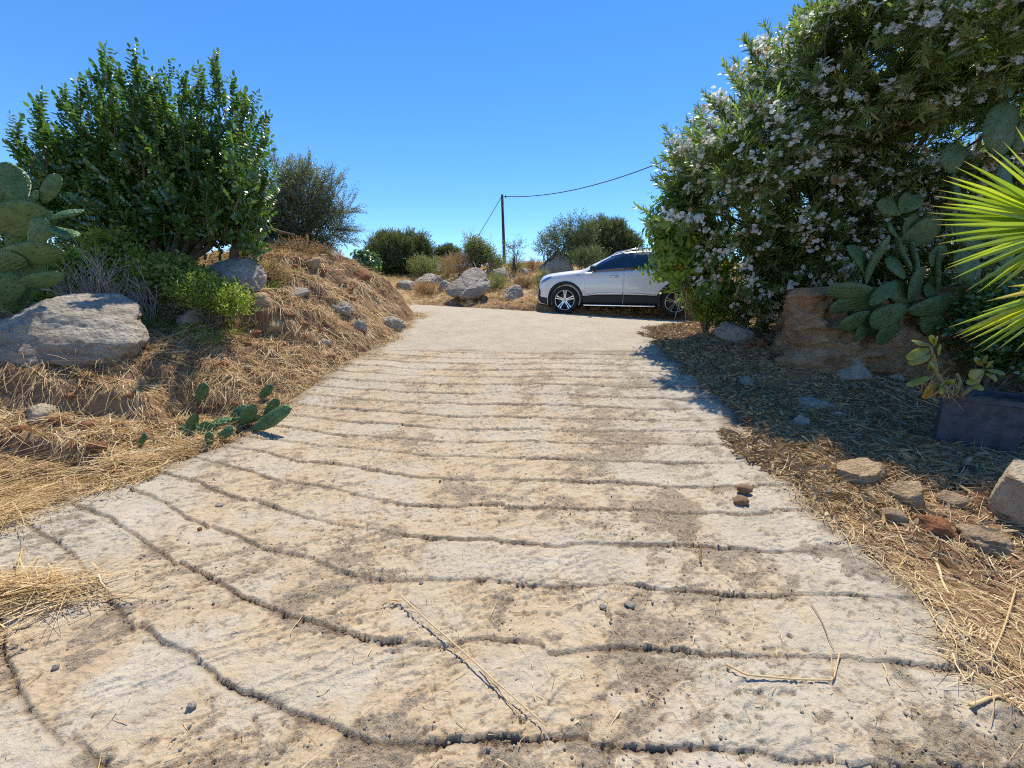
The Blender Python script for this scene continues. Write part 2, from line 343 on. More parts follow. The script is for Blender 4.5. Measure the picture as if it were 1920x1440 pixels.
def ramp_mat():
    m, nt = newmat('grooved concrete'); t = NT(nt); v = t.coord()
    R = t.attr('grit'); D = t.attr('dirt'); Tn = t.attr('tint'); U = t.attr('upper')
    n1 = t.noise(v, 3.0, 6, .6, .5); n2 = t.noise(t.scalev(v, (4, 12, 4), (0, 0, .5)), 2.2, 6, .6, .8); n3 = t.noise(v, 55, 5, .75); n4 = t.noise(v, 160, 3, .7)
    cream = t.mix(t.mr(n2, .35, .65), (.46, .365, .235), (.57, .465, .325)); peach = t.mix(t.mr(n2, .35, .65), (.48, .345, .205), (.51, .395, .265))
    grey = t.mix(t.mr(n1, .3, .7), (.42, .365, .28), (.53, .47, .37))
    col = t.mix(t.mr(Tn, .35, .75), grey, t.mix(t.mr(t.math('ADD', n1, t.math('MULTIPLY', Tn, .35)), .62, .82, 0, .9), cream, peach))
    gritc = t.mix(t.mr(n3, .35, .65), (.31, .265, .205), (.52, .46, .37))
    spk = t.vor(v, 95)
    gritc = t.mix(t.mr(spk, .55, .25, 0, .5), gritc, (.52, .48, .42))
    col = t.mix(t.math('MULTIPLY', R, .36), col, gritc)
    upc = t.mix(t.mr(n1, .3, .7), (.40, .34, .255), (.50, .435, .335)); upc = t.mix(t.mr(n2, .5, .7, 0, .6), upc, (.45, .37, .27)); upc = t.mix(t.mr(t.noise(t.scalev(v, (2.5, 9, 4)), 4, 8, .7), .56, .66, 0, .7), upc, (.17, .14, .11))
    col = t.mix(U, col, upc)
    col = t.mix(t.mr(n3, .56, .66, 0, .5), col, (.19, .15, .115)); col = t.mix(t.mr(n4, .58, .70, 0, .5), col, (.17, .135, .11)); col = t.mix(t.mr(n3, .44, .34, 0, .4), col, (.56, .52, .45)); md = t.noise(t.scalev(v, (6, 14, 6), (0, 0, .45)), 2.5, 8, .7, .6); col = t.mix(t.mr(md, .57, .66, 0, .65), col, (.16, .12, .09))
    stain = t.noise(v, .9, 5, .6, 1.0); col = t.mix(t.mr(stain, .55, .75, 0, .25), col, (.30, .22, .15))
    dc = t.mix(t.mr(n3, .35, .65), (.17, .115, .075), (.32, .23, .15)); col = t.mix(D, col, dc)
    h = t.math('ADD', n3, t.math('MULTIPLY', n4, .5)); nrm = t.bump(h, t.math('ADD', .5, t.math('MULTIPLY', R, .5)), .02)
    nrm = t.bump(n2, .35, .03, nrm)
    t.out(t.prin(Base_Color=col, Roughness=.93, Specular_IOR_Level=.2, Normal=nrm)); return m
M['ramp'] = ramp_mat()

# ------------------------------------------------------------------ ground sheet
def axis(lo, hi, dlo, dhi, fine, grow):
    a = list(np.arange(dlo, dhi + 1e-6, fine)); s = fine
    while a[-1] < hi: s *= grow; a.append(a[-1] + s)
    s = fine; b = [a[0]]
    while b[-1] > lo: s *= grow; b.append(b[-1] - s)
    return np.array(b[1:][::-1] + a)
gx = axis(-700, 700, -8.5, 7.5, .04, 1.10); gy = axis(-700, 700, .2, 11.5, .04, 1.10)
GX, GY = np.meshgrid(gx, gy); GZ = H(GX, GY)
fine = .018 * fbm2(GX * 9, GY * 9, 3, 77, .6) * sm(0, -.25, inside(GX, GY)); GZ = GZ + fine
GZ = GZ - .03 * sm(.02, .12, inside(GX, GY))
nx, ny = len(gx), len(gy); ii = np.arange(nx * ny).reshape(ny, nx)
Fg = np.stack([ii[:-1, :-1], ii[:-1, 1:], ii[1:, 1:], ii[1:, :-1]], -1).reshape(-1, 4)
tag(mesh_np('ground', np.c_[GX.ravel(), GY.ravel(), GZ.ravel()], Fg, M['soil']), 'dry red soil slope on both sides of the concrete ramp', 'ground', kind='structure')

# ------------------------------------------------------------------ concrete ramp with pressed grooves
def ramp_surface(X, Y):
    S = .325
    k = np.clip(-X - .35, 0, 4); coef = .27 - .13 * sm(1.6, 3.6, Y) - .03 * sm(3.6, 5, Y)
    g = coef * k ** 1.55 - .05 * np.clip(X - .4, 0, 3)
    wob = .11 * fbm2(X * .55 + 9, Y * .8, 3, 31) + .035 * fbm2(X * 2.6, Y * 2.2, 3, 33) + .005 * fbm2(X * 14, Y * 9, 2, 39)
    q = (Y - g + wob + .29) / S + .9 * np.clip(Y - 3.1, 0, 9) + .4 * np.clip(Y - 4.4, 0, 9)
    lane = np.floor((X + .35 * vn2(Y * .7, X * 0 + 3, 91) + 5.15) / 1.75)
    q = q + (hash1(lane, 5) - .5) * .10
    i = np.floor(q); fr = q - i                          # 0 just past a groove, 1 at the next one
    dg = np.minimum(fr, 1 - fr) * S
    gm = .35 + .65 * sm(-.35, .35, fbm2(X * 1.3, i * 3.7, 3, 57) + .12)
    jit = .012 * fbm2(X * 6, Y * 3, 2, 61, .5)
    dgs = np.where(fr < .5, fr, fr - 1) * S + jit
    wid = .009 + .008 * (vn2(X * 2.3, i * 5.1, 66) + .3)
    wid = np.clip(wid, .0055, .025)
    gro = np.where(dgs > 0, np.exp(-(dgs / (wid * .35)) ** 2), np.exp(-(dgs / (wid * 1.6)) ** 2))
    saw = (1 - fr) ** 2 * (.009 + .006 * vn2(X * .9, i * 2.3, 58))
    # blocks across each row
    off = hash1(i, 13) * 2.0; cell = (X + off + .10 * fbm2(X * 3, Y * 5, 2, 71)) / (.75 + .5 * hash1(i, 14)); j = np.floor(cell); cf = cell - j
    bid = hash1(i * 131 + j, 17); hb = (hash1(i * 57 + j, 19) - .5) * .003
    seam = np.exp(-((np.minimum(cf, 1 - cf)) / .022) ** 2) * sm(.6, .8, hash1(i * 7 + j, 23)) * sm(-.1, .3, vn2(X * 3, Y * 6, 24))
    n_lo = fbm2(X * 1.6, Y * 1.9, 4, 101); n_md = fbm2(X * 5 + Y * 2.5, Y * 9 - X * 4.5, 4, 103, .6)
    band = np.exp(-((X - .85 - .25 * Y * .1) / .45) ** 2) * .34 + sm(-2.2, -3.0, X) * .25 + sm(1.3, 2.0, X) * .16
    grit = sm(.02, .22, n_lo * .75 + .65 * n_md + band * .6 + sm(.8, 1.0, fr) * .28 * gm - .10 + (bid - .5) * .10)
    fine = fbm2(X * 38, Y * 38, 3, 121, .65); fine2 = np.abs(fbm2(X * 16, Y * 16, 3, 125, .6))
    ridge = 1 - np.abs(vn2((X * 2.2 + Y * 1.5) + .5 * n_lo, (Y * 13 - X * 6) + n_md, 131)) * 2
    ridge = np.clip(ridge, 0, 1) ** 3 * sm(-.1, .35, vn2(X * 1.9, Y * 2.7, 133))
    chat = np.sin((X * 60 + Y * 24) + 4 * n_md) * sm(.25, .45, vn2(X * 1.3 + 7, Y * 2.9 + 2, 135))
    cre = np.exp(-(fbm2(X * 3.2 + Y * 2.4 + .4 * n_md, Y * 11 - X * 4.4, 4, 181, .65) / .028) ** 2) * sm(-.05, .3, fbm2(X * 2.1, Y * 2.6, 3, 183) + .10)
    cr2 = np.exp(-(fbm2(X * 7, Y * 9, 3, 185, .6) / .03) ** 2) * sm(.0, .3, fbm2(X * 1.7, Y * 2.1, 3, 187))
    pit = sm(.42, .6, vn2(X * 24, Y * 24, 189)) * sm(-.2, .3, vn2(X * 2.4, Y * 3, 190))
    z = saw * 1.0 * (1 - grit * .4) - .0095 * gro * gm + hb - .005 * seam - .012 * cre - .010 * cr2 - .011 * pit
    z = z + (1 - grit) * (.010 * n_md + .012 * ridge + .0040 * fine + .0034 * chat) + grit * (-.007 + .014 * fine + .020 * fine2 + .006 * n_md)
    z = z + .006 * n_lo
    up = sm(5.62, 5.74, Y + .10 * fbm2(X * 1.7, 0 * X, 3, 141) - .06 * np.clip(-X, 0, 3))
    zu = .005 * n_lo + .007 * fbm2(X * 9, Y * 5, 4, 151, .65) + .004 * fine - .008 * cr2 + .006
    z = z * (1 - up) + zu * up
    dirt = np.clip(gro ** 1.6 * gm * .85 + sm(.90, 1.0, fr) * .34 * gm * sm(-.2, .3, n_md + .2) + seam * .4 + cre * .45 + cr2 * .4 + pit * .4 + sm(.1, .45, n_lo + .5 * n_md) * .10, 0, 1) * (1 - up)
    dirt = np.maximum(dirt, .85 * sm(.1, .0, np.abs(Y - 5.72 + .10 * fbm2(X * 1.7, 0 * X, 3, 141) - .06 * np.clip(-X, 0, 3))) * sm(-.3, .4, fbm2(X * 2, Y, 2, 4)))
    lim = inside(X, Y)
    dirt = np.maximum(dirt, sm(.25, .0, lim + .12 * fbm2(X * 4, Y * 4, 3, 161)) * .8)
    rdirt = sm(.25, .5, fbm2(X * 1.4 + 3, Y * 1.8, 4, 171)) * sm(4.2, 5.0, Y) * (1 - up); dirt = np.maximum(dirt, rdirt * .4)
    tint = np.clip(.66 + (bid - .5) * .28 + n_lo * .7 + .3 * n_md - sm(1.0, 1.9, X) * .35 - sm(-1.8, -2.8, X) * .3, 0, 1)
    z = z - .03 * sm(.10, -.05, lim)
    # a small drilled hole on the right
    hx, hy = HOLE; z = z - .03 * np.exp(-(((X - hx) ** 2 + (Y - hy) ** 2) / .011 ** 2) ** 2)
    return z, grit * (1 - up), dirt, tint, up
HOLE = (0.0, 0.0); _p = G(1478, 1207); HOLE = (_p[0], _p[1])
rows = [-.6]
while rows[-1] < 13.2: rows.append(rows[-1] + .0027 * (abs(rows[-1]) + .75) * (1 + .25 * (rows[-1] > 6)))
rows = np.array(rows); nc = 1300
cols = np.linspace(-1, 1, nc)
half = 2.2 * np.clip(rows, 0, 14) * .56 + 2.6; cen = -.75 + 0 * rows
half = np.minimum(half, 3.1 + 1.2 * sm(6, 9, rows) * 5); half = np.maximum(half, 3.1)
RX = cen[:, None] + half[:, None] * cols[None]; RY = np.broadcast_to(rows[:, None], RX.shape)
dz, grit, dirt, tint, up = ramp_surface(RX, RY)
RZ = zroad(RX, RY) + dz
ins = inside(RX, RY) > -.06
ii = np.arange(RX.size).reshape(RX.shape)
Fr = np.stack([ii[:-1, :-1], ii[:-1, 1:], ii[1:, 1:], ii[1:, :-1]], -1)
keep = ins[:-1, :-1] & ins[:-1, 1:] & ins[1:, 1:] & ins[1:, :-1]
Fr = Fr[keep]; used = np.unique(Fr); remap = np.full(RX.size, -1, np.int64); remap[used] = np.arange(len(used))
VR = np.c_[RX.ravel(), RY.ravel(), RZ.ravel()][used]
at = {k: a.ravel()[used] for k, a in dict(grit=grit, dirt=dirt, tint=tint, upper=up).items()}
tag(mesh_np('road', VR, remap[Fr], M['ramp'], attrs=at), 'pale concrete ramp with pressed cross grooves and a smooth upper end', 'road', kind='structure')
del RX, RY, RZ, ii, Fr, VR, dz, grit, dirt, tint, up
def surf(X, Y):                                        # top of whatever lies there: concrete or soil
    X = np.asarray(X, float); Y = np.asarray(Y, float); h = H(X, Y); ins = inside(X, Y)
    return np.where(ins > -.03, zroad(X, Y) + ramp_surface(X, Y)[0], h)
def Gs(px, py):
    p = G(px, py)
    if inside(np.array([p[0]]), np.array([p[1]]))[0] > 0:
        d = ray(px, py)
        for _ in range(6):
            z = float(surf(np.array([p[0]]), np.array([p[1]]))[0]); t_ = (z - EYE[2]) / d[2]; p = EYE + d * t_
    return p
# ------------------------------------------------------------------ plant building
def leafshape(L, w, fold=.25, curl=.1, kind=3):
    """a small leaf along +z, its face towards +y"""
    if kind == 1:
        V = np.array([(0, 0, 0), (-w, fold * w, L * .5), (0, -curl * L, L), (w, fold * w, L * .5)]); return V, np.array([(0, 1, 2, 3)])
    V = np.array([(0, 0, 0), (-w, fold * w, L * .35), (w, fold * w, L * .35), (-w * .8, fold * w - curl * L * .4, L * .7), (w * .8, fold * w - curl * L * .4, L * .7), (0, -curl * L, L)])
    return V, np.array([(0, 2, 1, 0), (1, 2, 4, 3), (3, 4, 5, 3)])
def frames(D, roll):
    D = D / (np.linalg.norm(D, axis=1)[:, None] + 1e-9)
    up = np.where(np.abs(D[:, 2:3]) < .95, np.array([[0, 0, 1.]]), np.array([[1., 0, 0]]))
    A = np.cross(up, D); A /= np.linalg.norm(A, axis=1)[:, None] + 1e-9; B = np.cross(D, A)
    c, s = np.cos(roll)[:, None], np.sin(roll)[:, None]
    return np.stack([A * c + B * s, -A * s + B * c, D], 2)      # columns
class Template:
    def __init__(s): s.V = []; s.F = []; s.R = []; s.n = 0
    def put(s, leaf, pos, d, roll, sc=1.0, r=None):
        V, Fq = leaf; M3 = frames(np.array([d], float), np.array([roll]))[0]
        s.V.append(np.asarray(V) * sc @ M3.T + np.asarray(pos)); s.F.append(Fq + s.n); s.R.append(np.full(len(V), (rng.random() - .5) if r is None else r)); s.n += len(V)
    def done(s): s.V = np.vstack(s.V); s.F = np.vstack(s.F); s.R = np.concatenate(s.R); return s
def scatter(tpls, pos, D, sc, rnd, roll=None, rv=.5):
    """copies of leaf templates merged into one crown mesh: returns V, F, R"""
    N = len(pos); roll = rng.random(N) * 2 * PI if roll is None else roll
    fr = frames(D, roll); which = rng.integers(0, len(tpls), N); Vs, Fs, Rs, n = [], [], [], 0
    for ti, T in enumerate(tpls):
        k = np.where(which == ti)[0]
        if not len(k): continue
        V = np.einsum('nij,vj->nvi', fr[k], T.V) * sc[k][:, None, None] + pos[k][:, None]
        m = len(T.V); Fq = T.F[None] + (np.arange(len(k)) * m)[:, None, None] + n
        Vs.append(V.reshape(-1, 3)); Fs.append(Fq.reshape(-1, 4)); Rs.append(np.clip(rnd[k][:, None] + T.R[None] * rv, 0, 1).ravel()); n += m * len(k)
    return np.vstack(Vs), np.vstack(Fs), np.concatenate(Rs)
def crown_mesh(name, tpls, pos, D, sc, mat, parent, rnd=None, roll=None, rv=.5, attr_kind=None):
    if rnd is None: rnd = np.clip(.45 + .35 * fbm3(pos * 1.6, 3, 5) + rng.normal(0, .12, len(pos)), 0, 1)
    V, Fq, R = scatter(tpls, pos, D, sc, rnd, roll, rv)
    tri = Fq[:, 0] == Fq[:, 3]; F3 = Fq[tri][:, :3]; F4 = Fq[~tri]
    return mesh_np(name, V, [f for f in (F4, F3) if len(f)], mat, parent, False, {'rnd': R})
def unit(n):
    v = rng.normal(size=(n, 3)); return v / np.linalg.norm(v, axis=1)[:, None]
def crown_pts(ells, n, lo=.55, hi=1.0, rough=.16, upb=.5, thr=-.35, fs=1.3, seed=0, out=.8):
    C = np.array([e[0] for e in ells]); R = np.array([e[1] for e in ells], float); w = (R[:, 0] * R[:, 2]); w /= w.sum()
    m = int(n * 1.8); k = rng.choice(len(ells), m, p=w); u = unit(m); r = lo + (hi - lo) * rng.random(m) ** .6
    p = C[k] + u * R[k] * (r * (1 + rough * fbm3(u * 2.3 + k[:, None] * 3.1, 3, seed + 3)))[:, None]
    keep = fbm3(p * fs, 3, seed + 9) > thr
    deep = np.zeros(m, bool)
    for c, q in zip(C, R): deep |= (np.linalg.norm((p - c) / q, axis=1) < lo * .8)
    keep &= ~deep | (rng.random(m) < .25)
    p = p[keep][:n]; u = u[keep][:n]
    return p, u * out + np.array([0, 0, upb]) + rng.normal(0, .35, (len(p), 3))
def limb_mb(mb, base, tips, r0, r1=.008, k=6, wig=.08, n=9, sag=.1):
    for t_ in tips:
        t_ = np.asarray(t_, float); s = np.linspace(0, 1, n)[:, None]; L = np.linalg.norm(t_ - base)
        mid = base + (t_ - base) * .5 + np.array([0, 0, .18 * L]) * (1 if t_[2] > base[2] else .3)
        pts = (1 - s) ** 2 * base + 2 * s * (1 - s) * mid + s * s * t_ + rng.normal(0, wig * .25, (n, 3)) * np.sin(s * PI) 
        mb.tube(pts, r0 * (1 - s[:, 0]) ** .8 + r1, k, r=rng.random())
def twigs(mb, p, d, L, r, depth, k=5, spread=.6, n=3):
    d = d / np.linalg.norm(d); s = np.linspace(0, 1, 5)[:, None]; bend = rng.normal(0, .12, 3) * L
    pts = p + d * L * s + bend * s * s + rng.normal(0, .012 * L, (5, 3)) * s
    mb.tube(pts, np.linspace(r, r * .6, 5), k, r=rng.random())
    if depth:
        for _ in range(n):
            s0 = .45 + .55 * rng.random(); q = p + d * L * s0 + bend * s0 * s0
            twigs(mb, q, d + rng.normal(0, spread, 3) * .8 + np.array([0, 0, .15]), L * (.55 + .25 * rng.random()), r * .6, depth - 1, k, spread, n)
def E(px, py, Y, rx, rz, ry=None):                     # ellipsoid, radii in picture units of 1920 turned to metres
    p = P(px, py, Y); s = depth_of(p) / F; return (p, (rx * s, (ry if ry else .8 * (rx + rz) / 2 * s), rz * s))

# leaf templates
def tpl_carob():
    T = Template(); lf = leafshape(.074, .021, .2, .12)
    for i in range(4):
        for s in (-1, 1): T.put(lf, (0, 0, .035 + i * .044), (s * 1.0, .15 * rng.normal(), .55), PI / 2 * 0 + .3 * rng.normal() + (0 if s > 0 else PI) * 0, .85 + .3 * rng.random())
    T.put(lf, (0, 0, .2), (0.1 * rng.normal(), .1, 1), 0, 1); return T.done()
def tpl_ole():
    T = Template(); lf = leafshape(.15, .0125, .35, .12)
    for i in range(7):
        a0 = rng.random() * 6.28
        for j in range(3):
            a = a0 + j * 2.09; T.put(lf, (0, 0, i * .032), (math.cos(a), math.sin(a), .9 + .35 * i / 2), rng.normal() * .5, .7 + .45 * rng.random())
    return T.done()
def tpl_twig(L=.035, w=.006, n=9, step=.02, kind=1, tilt=1.0):
    T = Template(); lf = leafshape(L, w, .2, .1, kind)
    for i in range(n):
        a = i * 2.4 + rng.random(); T.put(lf, (0, 0, i * step), (math.cos(a), math.sin(a), tilt), rng.normal() * .6, .7 + .5 * rng.random())
    return T.done()
def tpl_broad():
    T = Template(); lf = leafshape(.15, .045, .2, .25)
    for i in range(5):
        a = i * 2.4 + rng.random(); T.put(lf, (0, 0, i * .05), (math.cos(a), math.sin(a), .25), rng.normal() * .4, .7 + .5 * rng.random())
    return T.done()
def tpl_flower(n=6):
    T = Template()
    pet = leafshape(.030, .016, -.2, .25)
    for f in range(n):
        c = np.array([rng.normal() * .035, rng.normal() * .035, .02 + rng.random() * .05]); ax = np.array([rng.normal() * .6, rng.normal() * .6, 1.]); r = rng.normal() * .25
        fr = frames(ax[None], np.array([rng.random() * 6]))[0]; T.put((np.array([(0, 0, 0), (.003, 0, 0), c + [.003, 0, 0], c]), np.array([(0, 1, 2, 3)])), (0, 0, 0), (0, 0, 1), 0, 1, r)
        for j in range(5):
            a = j * 1.2566; d = fr @ np.array([math.cos(a), math.sin(a), .35]); T.put(pet, c, d, rng.normal() * .3, 1, r)
    return T.done()
TP = dict(carob=[tpl_carob() for _ in range(4)], ole=[tpl_ole() for _ in range(5)], olive=[tpl_twig(.045, .007, 10, .022) for _ in range(4)],
          olive_far=[tpl_twig(.075, .011, 9, .035) for _ in range(4)], pine=[tpl_twig(.09, .007, 14, .014, 1, 1.6) for _ in range(4)],
          lent=[tpl_twig(.045, .012, 9, .02, 3, .8) for _ in range(4)], broad=[tpl_broad() for _ in range(4)], flower=[tpl_flower(n) for n in (3, 5, 7, 9)], weed=[tpl_twig(.05, .008, 8, .03) for _ in range(3)])

def bush(name, label, cat, base, ells, n, tpl, mat, sc=(.8, 1.2), group=None, limbs=14, r0=.03, thr=-.35, lo=.5, upb=.5, fs=1.6, seed=1, rough=.2, out=.8, shoots=None, stem='stem', leafname='foliage'):
    o = tag(empty(name, base), label, cat, group); b = np.asarray(base, float)
    pos, D = crown_pts(ells, n, lo, 1.0, rough, upb, thr, fs, seed, out)
    mb = MB(); idx = rng.choice(len(pos), min(limbs, len(pos)), replace=False); limb_mb(mb, np.zeros(3), pos[idx] - b, r0, .004, 5)
    if shoots:
        P2, D2 = [], []
        for a, z_, m in shoots:
            a = np.asarray(a); z_ = np.asarray(z_); s = np.linspace(.05, 1, m)[:, None]
            pts = a + (z_ - a) * s + np.array([0.06, 0, 0]) * np.sin(s * 3 + rng.random() * 6); ax = (z_ - a) / np.linalg.norm(z_ - a)
            mb.tube(pts - b, np.linspace(.009, .003, m), 4, r=.5)
            for q, si in zip(pts, s[:, 0]):
                P2.append(q); v = rng.normal(0, .75 * (1.15 - si), 3); D2.append(ax * .9 + v)
        pos = np.vstack([pos, P2]); D = np.vstack([D, D2])
    mb.build(stem, M['bark'], o)
    s = sc[0] + (sc[1] - sc[0]) * rng.random(len(pos))
    c = crown_mesh(leafname, TP[tpl], pos - b, D, s, mat, o)
    return o, pos

# ------------------------------------------------------------------ rocks
import bmesh
_ico = {}
def ico(n):
    if n not in _ico:
        bm = bmesh.new(); bmesh.ops.create_icosphere(bm, subdivisions=n, radius=1.0)
        _ico[n] = (np.array([v.co[:] for v in bm.verts]), np.array([[v.index for v in f.verts] for f in bm.faces])); bm.free()
    return _ico[n]
def rock_shape(w, d, h, seed, sub=4, cuts=9, amp=.10, sil=None, crack=.0, box=0.0):
    r = np.random.default_rng(seed); V, Fq = ico(sub); V = V.copy()
    if box: V = np.sign(V) * np.abs(V) ** (1 - box); V /= np.maximum(1, np.abs(V).max(1)[:, None] * 1.0)
    for _ in range(cuts):
        n = r.normal(size=3); n /= np.linalg.norm(n); o = r.uniform(.55, .88); e = V @ n - o; V = V - np.clip(e, 0, None)[:, None] * n * .92
    f = fbm3(V * 1.7 + seed, 5, seed, .55); rg = 1 - np.abs(fbm3(V * 2.6 + 7 + seed, 4, seed + 5, .6)) * 2.5
    V = V * (1 + amp * 1.7 * f + amp * .6 * rg + .030 * fbm3(V * 8, 4, seed + 2, .6))[:, None]
    if crack:
        c = fbm3(V * np.array([1.2, 1.2, 4.5]) @ np.array([[1, 0, .4], [0, 1, 0], [-.4, 0, 1]]) + seed, 3, seed + 8)
        V = V * (1 - crack * np.exp(-(c / .045) ** 2))[:, None]
    if sil is None:
        V = V / np.abs(V).max(0); V[:, 1] += V[:, 2] * .25; return V * np.array([w / 2, d / 2, h / 2]), Fq
    th = np.arctan2(V[:, 2], V[:, 0]); rho = np.hypot(V[:, 0], V[:, 2]); bn = np.floor((th + PI) / (2 * PI) * 60).astype(int) % 60; mx = np.array([rho[bn == b].max() for b in range(60)]); mx = (np.roll(mx, 1) + mx + np.roll(mx, -1)) / 3
    k_ = np.interp(th, np.r_[-PI - PI / 60, (np.arange(60) + .5) / 60 * 2 * PI - PI, PI + PI / 60], np.r_[mx[-1], mx, mx[0]]); V[:, 0] /= k_; V[:, 2] /= k_
    s = np.array(sil, float); ang = np.arctan2(s[:, 1], s[:, 0]); R = np.hypot(s[:, 0], s[:, 1]); o = np.argsort(ang); ang = ang[o]; R = R[o]
    rr = np.interp(th, np.r_[ang[-1] - 2 * PI, ang, ang[0] + 2 * PI], np.r_[R[-1], R, R[0]])
    return np.c_[V[:, 0] * rr, V[:, 1] * d / 2 + V[:, 2] * rr * .55, V[:, 2] * rr], Fq
def rock(label, px, py, wp, hp, mat='rock', seed=1, dr=.8, sub=4, cuts=9, amp=.13, sil=None, sink=.32, rz=None, crack=0, cat='rock', name='rock', group=None, box=0, Y=None, tilt=(0, 0)):
    p = G(px, py) if Y is None else P(px, py, Y); s = depth_of(p) / F; w = wp * s; h = hp * s; d = max(w, h) * dr
    if sil is not None:
        S = [((x - px) * s, (py - y) * s - h / 2) for x, y in sil]
        V, Fq = rock_shape(w, d, h, seed, sub, cuts, amp, S, crack); loc = np.array([p[0], p[1] + d * .42, p[2] + h / 2]); rz = 0
    else:
        h2 = h * (1 + sink); V, Fq = rock_shape(w, d, h2, seed, sub, cuts, amp, None, crack, box); loc = np.array([p[0], p[1] + d * .42, p[2] + h / 2 - sink * h * .5])
        rz = (np.random.default_rng(seed).random() - .5) * .7 if rz is None else rz
    q_ = loc[1] / p[1]; loc[0] = p[0] * q_; V = V * np.array([q_, 1, q_ * .5 + .5])
    o = mesh_np(name, V, Fq, M[mat], None, True); o.location = tuple(float(v) for v in loc); o.rotation_euler = (tilt[0], tilt[1], rz)
    return tag(o, label, cat, group)

LB = 'rocks on the left bank'; FB = 'rocks on the far bank'; RB = 'stones along the right edge'
rock('largest pale grey boulder with a smooth humped top on the lower left bank', 165, 700, 250, 142, seed=3, dr=.75, sub=6, cuts=5, amp=.05, crack=.03, cat='boulder', name='boulder', group=LB,
     sil=[(20, 640), (55, 618), (85, 588), (118, 562), (160, 554), (198, 570), (245, 606), (282, 650), (262, 680), (215, 694), (140, 702), (60, 700), (20, 680)])
rock('low dark grey boulder at the left picture edge, against the largest boulder', 8, 706, 100, 62, seed=14, dr=.9, sub=5, amp=.09, cat='boulder', name='boulder', group=LB)
rock('flat pale stone lying behind the largest boulder at the left edge', 8, 622, 70, 22, seed=15, dr=1.2, sub=4, cat='boulder', name='boulder', group=LB)
rock('blocky grey boulder with a ridged face below the bare tree', 450, 552, 112, 76, seed=22, dr=.75, sub=6, cuts=10, amp=.06, crack=.04, cat='boulder', name='boulder', group=LB,
     sil=[(392, 498), (410, 488), (445, 483), (478, 486), (496, 500), (503, 520), (500, 545), (470, 552), (430, 548), (400, 530)])
rock('knobbly grey rock standing right of the largest boulder', 345, 590, 76, 44, seed=31, sub=5, amp=.12, sink=.3, group=LB)
rock('rounded brownish rock in front of the knobbly grey rock', 362, 610, 58, 34, seed=32, sub=5, amp=.09, sink=.3, group=LB)
rock('flat light grey slab below the blocky boulder', 552, 560, 62, 22, seed=33, sub=5, cuts=12, amp=.06, sink=.3, group=LB, rz=0)
rock('pale tan rock between the blocky boulder and the wedge stone', 492, 582, 52, 34, 'rock_tan', seed=38, sub=4, amp=.08, sink=.3, group=LB)
rock('brown wedge shaped stone with a flat face in the dry grass', 528, 624, 66, 44, 'rock_tan', seed=36, sub=5, cuts=16, amp=.03, sink=.35, group=LB, rz=-.25, tilt=(0, .18))
rock('small round stone at the left foot of the brown wedge stone', 515, 622, 20, 16, 'rock', seed=37, sub=4, group=LB)
rock('small dark brown stone in the straw left of the wedge stone', 478, 634, 26, 16, 'clod', seed=39, sub=4, group=LB)
rock('low grey stone sunk in the grass between knobbly rock and wedge stone', 428, 606, 46, 14, 'rock', seed=40, sub=4, sink=.5, group=LB)
rock('angular brown rock on top of the earth mound', 592, 506, 28, 26, 'rock_tan', seed=41, sub=4, cuts=12, group=LB)
rock('smaller rock right of the angular one on the mound top', 620, 514, 16, 14, 'rock_tan', seed=42, sub=4, group=LB)
rock('long red earth clod on the right shoulder of the mound', 672, 524, 46, 20, 'clod', seed=43, sub=4, sink=.4, group=LB)
rock('brown stone sticking out of the mound below the red clod', 655, 552, 22, 18, 'clod', seed=44, sub=4, group=LB)
rock('dark weathered slab lying low on the mound flank', 640, 592, 52, 26, 'mortar', seed=45, sub=5, amp=.22, sink=.6, group=LB)
rock('rough grey lump of old concrete by the upper left road edge', 735, 620, 52, 26, 'mortar', seed=46, sub=5, amp=.22, sink=.6, group=LB)
rock('dark knobbly concrete lump left of the rough grey lump', 676, 622, 34, 22, 'mortar', seed=47, sub=5, amp=.22, sink=.5, group=LB)
rock('small bluish grey stone in the straw near the upper left road edge', 608, 648, 28, 14, 'mortar', seed=48, sub=4, group=LB)
rock('pale pinkish stone in the cut bank at the lower left', 82, 796, 58, 34, 'rock_pale', seed=51, sub=4, sink=.35, group=LB)
rock('small cream stone under the pale pinkish stone', 115, 846, 34, 24, 'rock_pale', seed=52, sub=4, group=LB)
rock('flat pale stone half under straw at the far left of the ramp', 45, 942, 50, 20, 'rock_pale', seed=53, sub=4, dr=1.2, sink=.4, group=LB)
# far bank
rock('big tilted grey limestone boulder with a long crack beside the road bend', 878, 572, 90, 62, seed=61, sub=6, cuts=12, amp=.06, crack=.05, cat='boulder', name='boulder', group=FB, dr=.7,
     sil=[(836, 545), (845, 532), (860, 522), (872, 508), (888, 500), (905, 506), (916, 522), (920, 538), (908, 552), (893, 560), (862, 556), (842, 554)])
rock('small red brown stone under the big tilted boulder', 880, 573, 16, 14, 'rock_tan', seed=62, sub=3, group=FB)
rock('low rounded grey rock at the left end of the far rock row', 764, 543, 42, 18, seed=63, sub=4, group=FB)
rock('lumpy grey rock second from the left in the far rock row', 806, 534, 56, 22, seed=64, sub=5, amp=.13, group=FB)
rock('small cracked grey rock against the left side of the big tilted boulder', 833, 546, 32, 20, seed=65, sub=4, group=FB)
rock('dark grey rock on top of the stacked pair near the pole', 932, 504, 32, 20, seed=66, sub=4, group=FB)
rock('wide flat rock under the dark one near the pole', 940, 520, 34, 18, seed=67, sub=4, group=FB)
rock('small grey rock left of the stacked pair near the pole', 920, 517, 22, 14, seed=68, sub=4, group=FB)
rock('small light domed rock between the pole and the car', 985, 513, 26, 13, seed=69, sub=4, group=FB)
